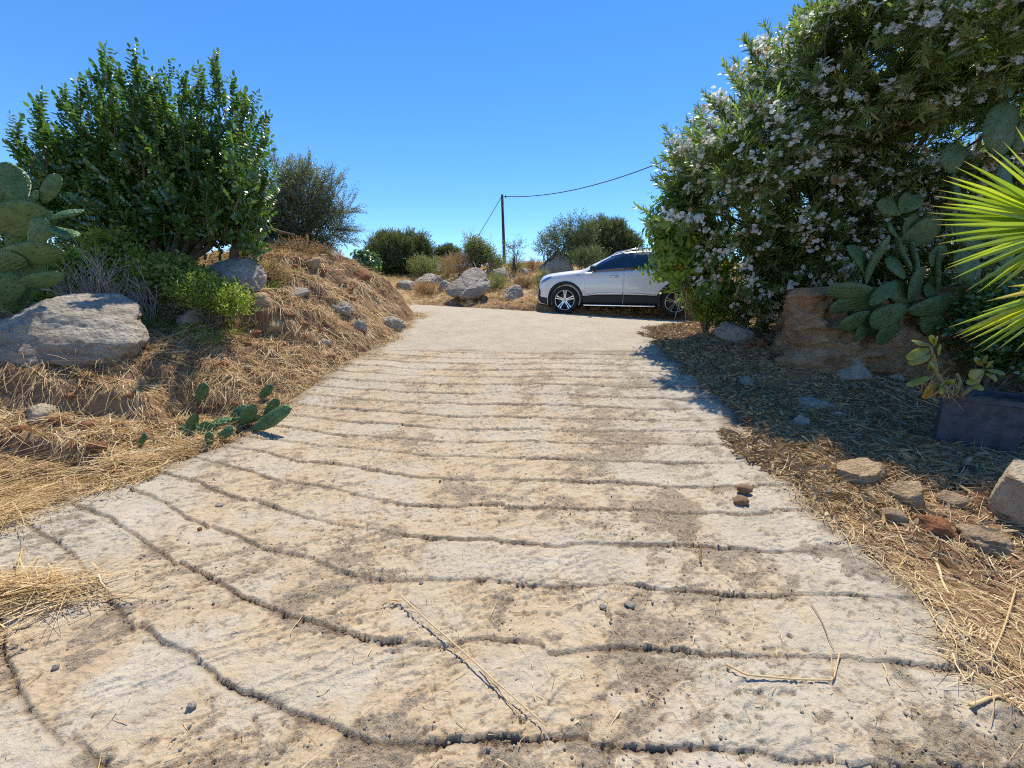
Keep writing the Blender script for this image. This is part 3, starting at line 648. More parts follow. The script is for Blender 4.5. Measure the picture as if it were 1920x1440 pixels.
rock('rough dark grey rock in the weeds just ahead of the car', 963, 562, 46, 28, seed=70, sub=5, amp=.13, group=FB)
rock('tall brownish grey boulder right behind the car bonnet', 1044, 522, 70, 56, seed=71, sub=6, cuts=10, amp=.05, cat='boulder', name='boulder', group=FB, crack=.03)
# right side
rock('rounded grey rock under the white flowering shrub', 1375, 644, 72, 42, seed=81, sub=5, amp=.07, group=RB, sink=.1)
rock('blue grey pyramid shaped stone at the foot of the earth wall', 1585, 716, 84, 44, 'mortar', seed=82, sub=5, cuts=14, amp=.05, group=RB)
rock('flat stone leaning on the wall foot left of the pyramid stone', 1535, 692, 30, 20, 'rock_tan', seed=83, sub=4, group=RB)
rock('brown pebble sized stone below the rounded grey rock', 1398, 655, 24, 15, 'clod', seed=84, sub=4, group=RB)
rock('small dark stone left of the rounded grey rock', 1428, 652, 26, 16, 'clod', seed=85, sub=4, group=RB)
rock('flat purplish stone in the leaf litter in deep shade', 1520, 772, 80, 18, 'mortar', seed=86, sub=4, sink=.5, group=RB)
rock('small grey stone at the edge of the shaded concrete', 1400, 722, 40, 14, 'mortar', seed=87, sub=4, sink=.4, group=RB)
rock('small pinkish stone below the flat purplish stone', 1570, 784, 28, 12, 'rock_pale', seed=88, sub=4, group=RB)
rock('tan rounded stone with a sunlit top at the right ramp edge', 1618, 920, 92, 42, 'rock_tan', seed=89, sub=5, cuts=12, amp=.08, group=RB)
rock('orange brown angular stone right of the tan rounded stone', 1698, 952, 66, 42, 'rock_tan', seed=90, sub=5, cuts=14, amp=.04, group=RB)
rock('brown cracked stone right of the orange brown one', 1785, 955, 52, 24, 'rock_small', seed=91, sub=4, group=RB)
rock('low brown stone just below the orange brown one', 1672, 985, 44, 24, 'rock_small', seed=92, sub=4, group=RB)
rock('broad low rock half buried under the square pale block', 1850, 1045, 110, 34, 'rock_small', seed=93, sub=5, sink=.4, group=RB)
rock('reddish stone in the straw below the brown cracked stone', 1745, 1010, 56, 30, 'clod', seed=94, sub=4, group=RB)
rock('pale square cut block at the right picture edge', 1905, 992, 105, 118, 'rock_pale', seed=95, sub=6, cuts=3, amp=.03, box=.5, group=RB, rz=.35, dr=.7, sink=.1, cat='stone block', name='stone_block')
rock('small bright stone at the concrete edge in front of the shaded litter', 1500, 800, 34, 20, 'mortar', seed=96, sub=4, group=RB)
rock('small loose stone lying by the wall foot right of the pyramid stone', 1680, 716, 34, 18, 'mortar', seed=97, sub=4, group=RB)

# cut earth wall on the right
def wall_block():
    a = P(1468, 640, 5.9); a2 = P(1470, 640, 6.9); b = P(1494, 690, 4.85)
    x0, y0 = b[0], b[1]; zb = Hs(x0, y0) - .25; zt = 1.66
    n = 60; path = [(a2[0], 6.9), (a[0], 5.9), (x0 + .02, 5.0), (x0, y0), (x0 + .15, y0 - .03), (x0 + 1.5, 4.75), (x0 + 3.2, 4.6), (x0 + 6, 4.4)]
    path = np.array(path); s = np.r_[0, np.cumsum(np.linalg.norm(np.diff(path, axis=0), axis=1))]; t = np.linspace(0, s[-1], 330)
    X = np.interp(t, s, path[:, 0]); Y = np.interp(t, s, path[:, 1]); nv = 90
    hz = np.linspace(0, 1, nv); XX = np.repeat(X[None], nv, 0); YY = np.repeat(Y[None], nv, 0); TT = np.repeat(t[None], nv, 0)
    ZT = zt + .05 * fbm2(t * 2, t * 0, 3, 3); ZZ = zb + (ZT[None] - zb) * np.minimum(hz[:, None] * 1.08, 1)
    out = .24 * fbm2(TT * 1.5, ZZ * 1.8, 6, 301, .68) + .10 * (1 - np.abs(fbm2(TT * 2.2, ZZ * 3.5, 3, 303)) * 3) - .12 * sm(.85, 1.0, hz)[:, None] + .12 * (1 - hz[:, None]) ** 2
    dx = np.gradient(X); dy = np.gradient(Y); L = np.hypot(dx, dy); nxv = dy / L; nyv = -dx / L
    nxv = np.convolve(np.pad(nxv, 6, 'edge'), np.ones(13) / 13, 'valid'); nyv = np.convolve(np.pad(nyv, 6, 'edge'), np.ones(13) / 13, 'valid')
    sgn = 1 if nyv[200] < 0 else -1
    XX = XX + sgn * nxv * out; YY = YY + sgn * nyv * out
    m = 12                                            # top going back
    for q in range(1, m + 1):
        f_ = q / m; XT = np.maximum(XX[nv - 1], x0 + 1.6) + .4; YT = np.maximum(YY[nv - 1], 7.3); XX = np.vstack([XX, XX[nv - 1] * (1 - f_) + XT * f_]); YY = np.vstack([YY, YY[nv - 1] * (1 - f_) + YT * f_]); ZZ = np.vstack([ZZ, ZZ[nv - 1] + .05 * fbm2(XX[-1] * 3, YY[-1] * 3, 3, 9) - (.0 if q < m else .5)])
    h, w = XX.shape; ii = np.arange(h * w).reshape(h, w); Fq = np.stack([ii[:-1, :-1], ii[:-1, 1:], ii[1:, 1:], ii[1:, :-1]], -1).reshape(-1, 4)
    o = mesh_np('earth_wall', np.c_[XX.ravel(), YY.ravel(), ZZ.ravel()], Fq, M['wall'])
    return tag(o, 'rough orange brown cut earth wall with a vertical corner under the cactus', 'wall')
M['wall'] = rock_mat('packed earth and stone', (.27, .165, .09), (.50, .34, .20), (.52, .30, .15), .6, 1.6)
wall_block()
#PART3
# ------------------------------------------------------------------ trees and shrubs
# carob tree, left
Yc = 6.2
ells = [E(140, 370, Yc, 50, 60), E(210, 320, Yc, 70, 80), E(310, 300, Yc, 75, 85), E(395, 340, Yc, 60, 80), E(250, 410, Yc, 125, 70), E(380, 410, Yc, 80, 60), E(165, 430, Yc + .3, 75, 55), E(440, 380, Yc - .1, 36, 60)]
tips = [(205, 112, 215), (262, 116, 285), (312, 138, 330), (398, 120, 400), (440, 172, 450), (150, 178, 190), (120, 188, 170), (70, 195, 115), (38, 238, 90), (185, 150, 220), (345, 155, 350), (495, 235, 460), (505, 330, 450), (372, 150, 380), (470, 200, 450), (290, 160, 290), (235, 150, 245), (95, 250, 140), (60, 275, 120)]
sh = []
tips += [(90 + 400 * (k_ / 25.), 215 + 60 * abs(math.sin(k_ * 1.7)) + 70 * abs(k_ / 25. - .5), 150 + 300 * (k_ / 25.)) for k_ in range(26)]
for tx, ty, bx in tips:
    for k in range(3):
        jx, jy = rng.normal(0, 10, 2); Yk = Yc + rng.normal(0, .35)
        sh.append((P(bx + jx * 2, ty + 170, Yk), P(tx + jx * (k > 0), ty + (abs(jy) * 2.2 + 12) * (k > 0), Yk), 26))
cb = G(300, 530); cb = np.array([P(300, 500, Yc)[0], Yc, 0]); cb[2] = Hs(cb[0], cb[1]) - .05
bush('carob_tree', 'big dark glossy evergreen tree with upright leafy shoots on the left bank', 'tree', cb, ells, 3300, 'carob', M['carob'], (.65, 1.2), limbs=60, r0=.07, lo=.35, thr=-.16, fs=1.5, seed=2, rough=.3, upb=.55, out=.6, shoots=sh, stem='trunk', leafname='crown')
# bare forked tree in front of it
bt = P(430, 492, 6.3); bt[2] = Hs(bt[0], bt[1]) - .05
o = tag(empty('bare_tree', bt), 'bare forked brown trunk with broken branches in front of the dark tree', 'tree')
mb = MB(); q = lambda x, y, Y: P(x, y, Y) - bt
mb.tube([q(437, 500, 6.3), q(440, 470, 6.3), q(448, 445, 6.3), q(455, 425, 6.3), q(462, 400, 6.35), q(458, 372, 6.4)], [.075, .06, .055, .05, .03, .012], 8)
mb.build('trunk', M['bark'], o)
for pts, r0 in (([(444, 455, 6.3), (425, 450, 6.2), (400, 425, 6.1), (385, 412, 6.0)], .035), ([(452, 428, 6.3), (470, 424, 6.3), (495, 425, 6.3), (530, 436, 6.3), (552, 440, 6.3)], .04),
                ([(440, 462, 6.3), (415, 446, 6.2), (372, 430, 6.1)], .014), ([(470, 424, 6.3), (492, 418, 6.4), (500, 412, 6.4)], .018)):
    mb = MB(); mb.tube([q(*a) for a in pts], np.linspace(r0, r0 * .35, len(pts)), 7); mb.build('branch', M['bark'], o)
# olive like shrub right of it
Yo = 8.7
ells = [E(552, 410, Yo, 72, 75), E(512, 375, Yo, 42, 60), E(600, 430, Yo, 50, 52), E(572, 362, Yo, 45, 45), E(492, 430, Yo, 55, 55)]
sh = [(P(x0, y0, Yo + rng.normal(0, .3)), P(x1 + rng.normal(0, 5), y1 + rng.normal(0, 5), Yo + rng.normal(0, .3)), 16) for x0, y0, x1, y1 in
      [(520, 350, 515, 285), (540, 340, 545, 300), (575, 340, 580, 305), (600, 350, 612, 320), (620, 380, 645, 345), (630, 400, 668, 395), (630, 430, 672, 425), (625, 440, 660, 455), (560, 340, 562, 308), (610, 370, 630, 330), (640, 410, 662, 372)] for _ in range(3)]
ob = P(570, 480, Yo); ob[2] = Hs(ob[0], ob[1]) - .05
bush('olive_shrub', 'round grey green small leaved shrub right of the dark tree', 'shrub', ob, ells, 7000, 'olive', M['olive'], (.8, 1.3), limbs=50, r0=.03, lo=.35, thr=-.3, seed=5, rough=.3, shoots=sh)
# lentisk row
Yl = 5.5
for k, (lab, el, n) in enumerate([('bright green low bush behind the left cactus', [E(150, 520, Yl, 50, 32), E(110, 540, Yl, 34, 34)], 900), ('bright green low bush behind the bleached dead twigs', [E(245, 515, Yl, 50, 32), E(212, 472, Yl, 30, 18)], 1000),
                    ('bright green low bush left of the blocky grey boulder', [E(310, 528, Yl - .1, 50, 28), E(355, 540, Yl - .2, 36, 22)], 1000)]):
    b = np.array(el[0][0]); b[2] = Hs(b[0], b[1]) - .03
    bush('green_bush', lab, 'bush', b, el, n, 'lent', M['lentisk'], (.7, 1.6), limbs=60, r0=.012, lo=.15, thr=-.25, seed=11 + k, group='bright green bushes on the left bank', rough=.35)
el = [E(390, 562, 5.0, 46, 22), E(430, 578, 4.9, 30, 16)]; b = np.array(el[0][0]); b[2] = Hs(b[0], b[1])
bush('green_bush', 'thin feathery green weed patch in front of the blocky grey boulder', 'bush', b, el, 800, 'weed', M['lentisk'], (.7, 1.2), limbs=30, r0=.005, lo=.1, thr=-.6, seed=15, upb=1.0)
b = P(185, 560, 4.75); b[2] = Hs(b[0], b[1]) - .02
mb = MB()
for _ in range(26):
    d = np.array([rng.normal(0, .38), rng.normal(0, .3), 1.0]); twigs(mb, rng.normal(0, .05, 3) * [1, 1, 0], d, .34 + .2 * rng.random(), .009, 2, 4, .45, 3)
o = mb.build('dead_shrub', M['twig']); o.location = tuple(b); tag(o, 'leafless shrub of bleached grey twigs behind the largest boulder', 'shrub', 'dead twiggy shrubs')
b = P(275, 560, 4.95); b[2] = Hs(b[0], b[1]) - .02
mb = MB()
for _ in range(14):
    d = np.array([rng.normal(0, .4), rng.normal(0, .3), 1.0]); twigs(mb, rng.normal(0, .05, 3) * [1, 1, 0], d, .22 + .15 * rng.random(), .006, 2, 4, .45, 3)
o = mb.build('dead_shrub', M['twig']); o.location = tuple(b); tag(o, 'smaller leafless grey shrub right of the bleached one', 'shrub', 'dead twiggy shrubs')

# far bank plants
def farbush(name, lab, cat, ells, n, tpl, mat, base=None, **k):
    b = np.array(ells[0][0]) if base is None else np.array(base, float); b[2] = Hs(b[0], b[1]) - .05
    return bush(name, lab, cat, b, ells, n, tpl, mat, **k)
farbush('green_bush', 'dark green bush filling the gap behind the left cactus', 'bush', [E(0, 450, 7.0, 50, 60), E(-60, 470, 7.0, 60, 60)], 1100, 'lent', M['carob'], sc=(.9, 1.6), seed=19, lo=.2, limbs=30, r0=.015)  # added bush, blocks the pale strip of low sky at the left edge
farbush('round_bush', 'large round dark green bush on the skyline left of the pole', 'bush', [E(750, 488, 16.5, 52, 38), E(722, 490, 16.5, 30, 32), E(782, 492, 16.5, 26, 24), E(770, 468, 16.5, 28, 20), E(734, 466, 16.5, 22, 18)], 4600, 'pine', M['pine'], sc=(1.0, 2.2), lo=.5, thr=-.45, limbs=20, seed=21, rough=.45, upb=.9)
farbush('leafy_shrub', 'bright leafy shrub at the left foot of the large round bush', 'shrub', [E(690, 496, 14.5, 22, 18), E(676, 488, 14.5, 12, 10)], 220, 'broad', M['carob'], sc=(.8, 1.3), lo=.2, limbs=20, seed=22, r0=.02)
farbush('round_bush', 'small dark bush on the skyline right of the large round bush', 'bush', [E(841, 482, 17, 20, 13)], 900, 'pine', M['pine'], sc=(.9, 1.5), seed=23, upb=.9)
farbush('weed_bush', 'yellowish green scrub at the right foot of the large round bush', 'bush', [E(805, 507, 14.8, 34, 14), E(790, 502, 15, 22, 14)], 900, 'weed', M['weed'], sc=(.9, 1.5), seed=24, lo=.2, upb=.8)
farbush('leafy_shrub', 'upright green shrub left of the utility pole', 'shrub', [E(893, 480, 14.5, 22, 24), E(915, 490, 14.5, 26, 16), E(880, 470, 14.5, 10, 18)], 1300, 'olive_far', M['weed'], sc=(.8, 1.3), seed=25, lo=.2, thr=-.2, upb=1.0, rough=.4,
        shoots=[(P(880, 480, 14.5), P(874, 448, 14.5), 9), (P(890, 480, 14.5), P(888, 444, 14.5), 9), (P(905, 485, 14.5), P(918, 458, 14.5), 9), (P(900, 480, 14.5), P(903, 450, 14.5), 9)])
farbush('sapling', 'thin sapling with sparse leaves right of the utility pole', 'tree', [E(965, 468, 14, 20, 14)], 80, 'olive_far', M['olive'], sc=(.7, 1.1), seed=26, lo=.1, limbs=12, r0=.012, thr=-.6)
farbush('sapling', 'thin sparse sapling at the left edge of the tall boulder by the car', 'tree', [E(1025, 470, 13.5, 20, 16)], 110, 'olive_far', M['olive'], sc=(.7, 1.1), seed=27, lo=.1, limbs=12, r0=.012, thr=-.6)
farbush('olive_tree', 'open pale grey green olive tree rising behind the tall boulder', 'tree', [E(1050, 455, 13.8, 30, 28), E(1085, 445, 13.8, 30, 32), E(1075, 475, 13.8, 36, 22)], 1500, 'olive_far', M['olive_light'], sc=(.8, 1.3), seed=28, lo=.3, limbs=30, r0=.02, thr=-.15, rough=.4, fs=2.2)
farbush('round_bush', 'dark rounded tree on the skyline above the car', 'tree', [E(1140, 455, 16.5, 40, 34), E(1108, 462, 16.5, 30, 30), E(1165, 466, 16.5, 32, 24)], 4200, 'pine', M['pine'], sc=(1.0, 1.8), seed=29, lo=.5, thr=-.6, upb=.9, rough=.5)
farbush('weed_bush', 'pale green scrub between the tall boulder and the car roof', 'bush', [E(1105, 486, 12.6, 30, 16), E(1082, 492, 12.6, 20, 14)], 700, 'olive_far', M['olive_light'], sc=(.5, .9), seed=30, lo=.1, rough=.6, upb=.9)
for k, (lab, x, y, w, h, Y, m, n) in enumerate([('dry beige brush behind the big tilted boulder', 862, 500, 36, 22, 14.2, 'straw', 1500), ('yellow green weeds right of the big tilted boulder', 930, 535, 24, 20, 12.4, 'weed', 700), ('green weeds on the slope below the pole', 965, 500, 26, 16, 14.5, 'weed', 600),
                         ('dry brown brush between the two right hand far rocks', 985, 535, 26, 18, 12.6, 'straw', 800), ('dry brush left of the tall boulder on the skyline', 1000, 500, 18, 12, 14.8, 'straw', 400), ('reddish dry brush below the far rock row', 800, 545, 30, 12, 12.4, 'straw', 600),
                         ('dry brush in front of the small dark skyline bush', 838, 500, 20, 14, 15.2, 'straw', 500), ('green weeds at the left foot of the tall boulder', 1018, 530, 14, 18, 12.2, 'weed', 320)]):
    farbush('weed_bush', lab, 'bush', [E(x, y, Y, w, h)], n, 'weed', M[m], sc=(.5, .95), seed=40 + k, lo=.1, upb=1.3, limbs=24, r0=.006, rough=.5, group='weeds on the far bank')
farbush('weed_bush', 'dry red brown brush on top of the earth mound', 'bush', [E(560, 478, 7.6, 45, 24), E(610, 488, 7.8, 36, 18)], 1000, 'weed', M['straw'], sc=(.45, .9), seed=60, lo=.1, upb=1.1, limbs=60, r0=.006, rough=.5)
farbush('weed_bush', 'dry dark brush right of the blocky grey boulder', 'bush', [E(520, 530, 6.2, 22, 36)], 700, 'weed', M['straw'], sc=(.4, .8), seed=61, lo=.1, upb=1.0, limbs=50, r0=.005, rough=.5)

# oleander, right
ells = [E(1400, 400, 6.4, 130, 150), E(1330, 350, 6.5, 70, 90), E(1385, 500, 6.5, 78, 75), E(1500, 260, 6.1, 130, 120), E(1600, 140, 5.4, 140, 130), E(1760, 70, 4.9, 170, 140), E(1560, 420, 6.1, 150, 130), E(1700, 300, 5.9, 150, 150),
        E(1880, 180, 5.3, 150, 170), E(1480, 520, 6.3, 100, 60), E(1900, 20, 4.6, 170, 130), E(1850, 420, 6.0, 160, 120), E(1420, 545, 6.5, 70, 50), E(1395, 590, 6.8, 55, 30), E(1600, 500, 6.3, 130, 60), E(1730, 480, 6.0, 110, 70), E(1350, 335, 5.6, 55, 60), E(1425, 300, 5.4, 80, 80)]
ob = np.array([5.1, 6.6, 1.55])
sh = []
for x1, y1, x0, y0, Y in [(1268, 270, 1330, 330, 6.5), (1250, 320, 1310, 380, 6.5), (1310, 225, 1370, 300, 6.4), (1345, 190, 1400, 270, 6.3), (1390, 150, 1450, 240, 6.2), (1425, 110, 1480, 200, 6.1), (1470, 75, 1520, 170, 6.0), (1520, 40, 1560, 130, 5.8), (1550, 15, 1600, 110, 5.7), (1600, 0, 1640, 90, 5.6),
                          (1640, -20, 1680, 80, 5.5), (1248, 400, 1310, 430, 6.5), (1700, -40, 1730, 60, 5.4)]:
    for k in range(5):
        j = rng.normal(0, 10, 2); Yk = Y + rng.normal(0, .35); sh.append((P(x0 + j[0], y0 + j[1], Yk), P(x1 + j[0] * 1.2, y1 + j[1] * 1.2 + 6 * k, Yk), 8))
o, pos = bush('oleander', 'huge white flowering shrub with narrow leaves filling the upper right', 'shrub', ob, ells, 9800, 'ole', M['oleander'], (.55, 1.0), limbs=110, r0=.026, lo=.45, thr=-.2, fs=2.1, seed=33, rough=.28, upb=.5, shoots=sh, leafname='foliage')
mb = MB()
for a in ([(1690, 560, 6.2), (1675, 420, 6.0), (1690, 300, 5.8), (1705, 200, 5.7)], [(1740, 560, 6.4), (1790, 400, 6.3), (1840, 250, 6.1)], [(1560, 540, 6.4), (1530, 420, 6.3), (1510, 300, 6.2)], [(1640, 540, 6.5), (1600, 380, 6.2), (1600, 200, 6.0)]):
    mb.tube([P(*b_) - ob for b_ in a], np.linspace(.07, .03, len(a)), 8)
mb.build('trunk', M['bark'], o)
# flowers: at the outside tips that face the light or the road
C = np.array([e[0] for e in ells]); R_ = np.array([e[1] for e in ells])
mrel = np.min([np.linalg.norm((pos - c) / r, axis=1) for c, r in zip(C, R_)], axis=0)
cand = np.where((mrel > .86) & ((pos[:, 1] < 6.6)))[0]
cl = .5 * fbm3(pos[cand] * 1.1, 2, 77) + .5 * (pos[cand][:, 1] < 6.2) + .6 * (pos[cand][:, 0] / pos[cand][:, 1] < .55) + .35 * (pos[cand][:, 2] > 3.2) * (pos[cand][:, 0] < 4.2) + rng.normal(0, .45, len(cand))
cand = cand[np.argsort(-cl)][:1800]; cand = cand[np.argsort(pos[cand][:, 1])]
fl = pos[cand] + np.array([0, -.06, .05]); D = (pos[cand] - np.array([5, 8, 1.5])); D /= np.linalg.norm(D, axis=1)[:, None]; D[:, 2] += .4
for k in range(100):
    T = TP['flower'][k % 4]; fr = frames(D[k:k + 1], rng.random(1) * 6)[0]; V = T.V @ fr.T * (.95 + .5 * rng.random()); Fq = T.F; tri = Fq[:, 0] == Fq[:, 3]
    f = mesh_np('flower_cluster', V, [Fq[~tri], Fq[tri][:, :3]], M['flower'], o, False, {'rnd': np.clip(.45 + .8 * T.R, 0, 1)}); f.location = tuple((fl[k] - ob).tolist())
c = crown_mesh('flower_clusters', TP['flower'], fl[100:] - ob, D[100:], .85 + .5 * rng.random(len(fl) - 100), M['flower'], o, rnd=rng.random(len(fl) - 100)); c['kind'] = 'stuff'
farbush('shade_shrub', 'dark shrub growing in deep shade behind the black planter', 'shrub', [E(1880, 610, 4.3, 60, 60), E(1940, 640, 4.1, 70, 60)], 900, 'lent', M['carob'], sc=(.9, 1.8), seed=36, lo=.2, limbs=40, r0=.015)  # added dark growth, stands in for the black shade over the wall's right end
# bright broad leaved shrub at its left end
ells = [E(1272, 470, 6.6, 42, 75), E(1325, 545, 6.6, 42, 48), E(1250, 430, 6.6, 26, 50)]
b = P(1325, 600, 6.9); b[2] = Hs(b[0], b[1]) - .03
bush('broad_leaf_shrub', 'bright green broad leaved shrub overhanging the rear of the parked car', 'shrub', b, ells, 950, 'broad', M['vine'], (.45, .85), limbs=30, r0=.02, lo=.2, thr=-.6, seed=35, upb=.1, rough=.4,
     shoots=[(P(1270, 500, 6.6), P(1208, 468, 6.5), 8), (P(1270, 430, 6.6), P(1222, 405, 6.6), 8), (P(1270, 430, 6.6), P(1232, 372, 6.6), 8), (P(1270, 500, 6.6), P(1215, 505, 6.5), 8)])
b = P(1278, 605, 6.8); b[2] = Hs(b[0], b[1])
mb = MB()
for _ in range(16):
    a_ = P(1284 + rng.normal(0, 9), 500 + rng.normal(0, 15), 6.45) - b; e_ = P(1292 + rng.normal(0, 12), 596 + rng.normal(0, 8), 6.35 + rng.normal(0, .1)) - b
    mb.tube([a_, (a_ + e_) / 2 + rng.normal(0, .05, 3), e_], [.004, .005, .003], 4, r=rng.random())
o = mb.build('dead_vine', M['straw']); o.location = tuple(b); tag(o, 'hanging dry reddish brown stems in front of the rear wheel', 'vine')
#PART4
# ------------------------------------------------------------------ prickly pears
def pad_mat(name, c0, c1, dots):
    m, nt = newmat(name); t = NT(nt); v = t.coord(); r = t.attr('rnd')
    col = t.mix(t.mr(t.noise(v, 7, 5, .6), .3, .7), c0, c1)
    col = t.mix(t.mr(t.noise(v, 30, 4, .7), .62, .75, 0, .5), col, (.30, .26, .12))
    vv = t.scalev(v, (1, .2, 1)); d = t.vor(vv, 26, rnd=.35); col = t.mix(t.mr(d, .22, .10, 0, dots), col, (.42, .42, .26))
    nrm = t.bump(t.mr(d, .5, .05), .9, .02); nrm = t.bump(t.noise(v, 60, 3), .2, .005, nrm)
    t.out(t.prin(Base_Color=col, Roughness=.5, Specular_IOR_Level=.35, Normal=nrm)); return m
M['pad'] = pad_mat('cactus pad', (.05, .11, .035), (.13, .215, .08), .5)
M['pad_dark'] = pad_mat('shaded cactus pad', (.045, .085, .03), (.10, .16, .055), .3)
def pad_mesh(L, Wd, T=.022, bendy=.12, seed=0, narrow=.35):
    r = np.random.default_rng(seed); nr, na = 14, 40; V = []; sidx = np.linspace(0, 1, nr) ** .75
    for side in (1, -1):
        for s in sidx:
            for a in np.arange(na) * 2 * PI / na:
                z = math.sin(a); x = math.cos(a) * (1 - narrow * (1 - (z + 1) / 2) ** 1.5) * (1 + .05 * math.sin(3 * a + seed))
                V.append((x * Wd / 2 * s, side * T * math.sqrt(max(0, 1 - s ** 3.0)) , z * L / 2 * s))
    V = np.array(V); V[:, 1] += .0035 * fbm2(V[:, 0] * 30 + seed, V[:, 2] * 30, 2, seed) + bendy * (V[:, 2] / L) ** 2 * L * (r.random() - .3) * 1.2 + (V[:, 0] / Wd) ** 2 * Wd * .35 * (r.random() - .5) + .05 * L * np.sin(V[:, 2] / L * 5 + r.random() * 6) * .6
    V[:, 2] += L / 2
    Fq = []; h = nr * na
    for sd in (0, 1):
        for i in range(nr - 1):
            for j in range(na):
                a = sd * h + i * na + j; b_ = sd * h + i * na + (j + 1) % na; q_ = (a, a + na, b_ + na, b_); Fq.append(q_ if sd else q_[::-1])
    e = (nr - 1) * na
    for j in range(na): Fq.append((e + j, h + e + j, h + e + (j + 1) % na, e + (j + 1) % na))
    return V, np.array(Fq)
def add_pad(parent, base, x0, y0, x1, y1, Y, wp, yaw=0, lean=0, seed=0, mat='pad', name='pad', Y1=None):
    """pad from picture point (x0,y0) = its stem end to (x1,y1) = its tip"""
    a = P(x0, y0, Y); b = P(x1, y1, Y if Y1 is None else Y1); ax = b - a; L = np.linalg.norm(ax); ax /= L; s = depth_of(a) / F
    nrm = np.array([math.sin(yaw), -math.cos(yaw), lean]); nrm -= nrm @ ax * ax; nrm /= np.linalg.norm(nrm); sx = np.cross(-nrm, ax) * 1.0
    V, Fq = pad_mesh(L, wp * s / max(.25, 1), .019 * min(1.3, L / .35) + .004, .12, seed)
    Mx = Matrix(((sx[0], -nrm[0], ax[0], a[0] - base[0]), (sx[1], -nrm[1], ax[1], a[1] - base[1]), (sx[2], -nrm[2], ax[2], a[2] - base[2]), (0, 0, 0, 1)))
    o = mesh_np(name, V, Fq, M[mat], parent, True, {'rnd': np.full(len(V), rng.random())}); o.matrix_local = Mx
    return o
Y0 = 4.2; b = P(20, 590, Y0); b[2] = Hs(b[0], b[1]); o = tag(empty('prickly_pear', b), 'prickly pear cactus with sunlit spotted pads at the left edge', 'cactus')
for k, (x0, y0, x1, y1, w, yaw, ln, dy) in enumerate([(42, 380, 10, 303, 46, .5, .8, 0), (80, 380, 110, 327, 27, .7, .4, .05), (-8, 425, 92, 398, 74, .2, -.5, 0), (94, 412, 153, 392, 32, .3, 1.4, -.02), (52, 455, 92, 414, 44, -.3, -.3, -.06),
      (86, 424, 149, 445, 30, .2, 1.5, -.06), (-4, 480, 112, 470, 50, .2, -.7, 0), (-10, 505, 43, 480, 40, .3, -.7, -.05), (30, 536, 118, 514, 32, .1, -.6, .02), (-12, 570, 30, 515, 52, .3, -.5, 0), (62, 378, 70, 357, 14, .2, .2, 0), (-20, 440, 6, 380, 60, .5, .2, .12),
      (15, 590, 20, 500, 60, .4, -.2, .15), (90, 418, 96, 396, 13, 0, .2, .02), (-30, 400, 20, 330, 55, .9, .5, .2), (20, 470, 50, 440, 40, .8, 0, .15), (40, 520, 80, 490, 36, .5, 0, .12)]):
    add_pad(o, b, x0, y0, x1, y1, Y0 + dy, w, yaw, ln, k + 1)
Y0 = 4.6; b = P(1690, 560, Y0 + .1); b[2] = 1.62; o = tag(empty('prickly_pear', b), 'dark green prickly pear cactus spilling over the top of the earth wall', 'cactus')
for k, (x0, y0, x1, y1, w, yaw, ln, dy) in enumerate([(1636, 520, 1590, 460, 38, .5, .2, 0), (1622, 533, 1664, 440, 44, .7, .3, -.08), (1640, 545, 1550, 545, 36, .1, -.3, -.05), (1640, 560, 1553, 578, 44, .1, -.4, 0), (1630, 572, 1680, 528, 30, -.3, .3, -.12),
      (1700, 582, 1792, 568, 44, -.1, -.2, -.05), (1700, 575, 1632, 608, 50, .2, .1, -.1), (1700, 520, 1660, 486, 44, .2, .6, -.02), (1706, 510, 1682, 440, 30, 1.0, .1, 0), (1715, 530, 1712, 445, 24, 1.1, 0, .02), (1755, 545, 1762, 450, 26, 1.0, 0, .05),
      (1690, 450, 1770, 420, 60, .2, -.2, .1), (1690, 402, 1647, 378, 30, .2, 0, .05), (1690, 400, 1700, 360, 34, .3, .3, .03), (1692, 398, 1728, 366, 30, -.2, .5, .03), (1682, 445, 1664, 416, 20, .3, .8, -.05), (1720, 555, 1660, 540, 50, .3, .2, .05),
      (1640, 590, 1570, 612, 40, .2, -.3, -.03), (1690, 610, 1640, 640, 44, .2, -.2, -.06), (1730, 590, 1760, 620, 44, .0, -.2, -.03), (1660, 560, 1600, 585, 46, .1, -.3, .05), (1640, 600, 1600, 640, 36, .3, 0, .03), (1745, 500, 1770, 460, 40, .2, .1, .04), (1700, 560, 1735, 500, 44, .4, 0, .0),
      (1740, 560, 1700, 545, 46, 0, 0, .1), (1690, 600, 1600, 620, 40, .1, -.2, .05), (1755, 560, 1740, 530, 46, .4, 0, .08), (1710, 460, 1712, 400, 50, .3, 0, .12)]):
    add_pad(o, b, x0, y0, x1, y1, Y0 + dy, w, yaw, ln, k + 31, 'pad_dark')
Y0 = 4.5; b = P(1860, 600, Y0); b[2] = 1.62; o = tag(empty('prickly_pear', b), 'tall prickly pear with large dark round pads behind the palm leaf', 'cactus')
for k, (x0, y0, x1, y1, w, yaw, ln, dy) in enumerate([(1885, 290, 1870, 195, 96, .2, 0, 0), (1790, 325, 1785, 270, 66, .2, 0, .05), (1895, 400, 1885, 290, 80, .5, 0, .03), (1800, 400, 1790, 320, 60, .7, .1, .06), (1885, 500, 1890, 395, 80, .2, 0, .06), (1850, 480, 1800, 400, 60, .3, 0, .1),
      (1870, 600, 1870, 490, 80, .4, 0, .1), (1905, 290, 1935, 215, 60, .3, 0, .05), (1830, 540, 1800, 470, 54, .2, 0, .02)]):
    add_pad(o, b, x0, y0, x1, y1, Y0 + dy, w, yaw, ln, k + 61, 'pad_dark')
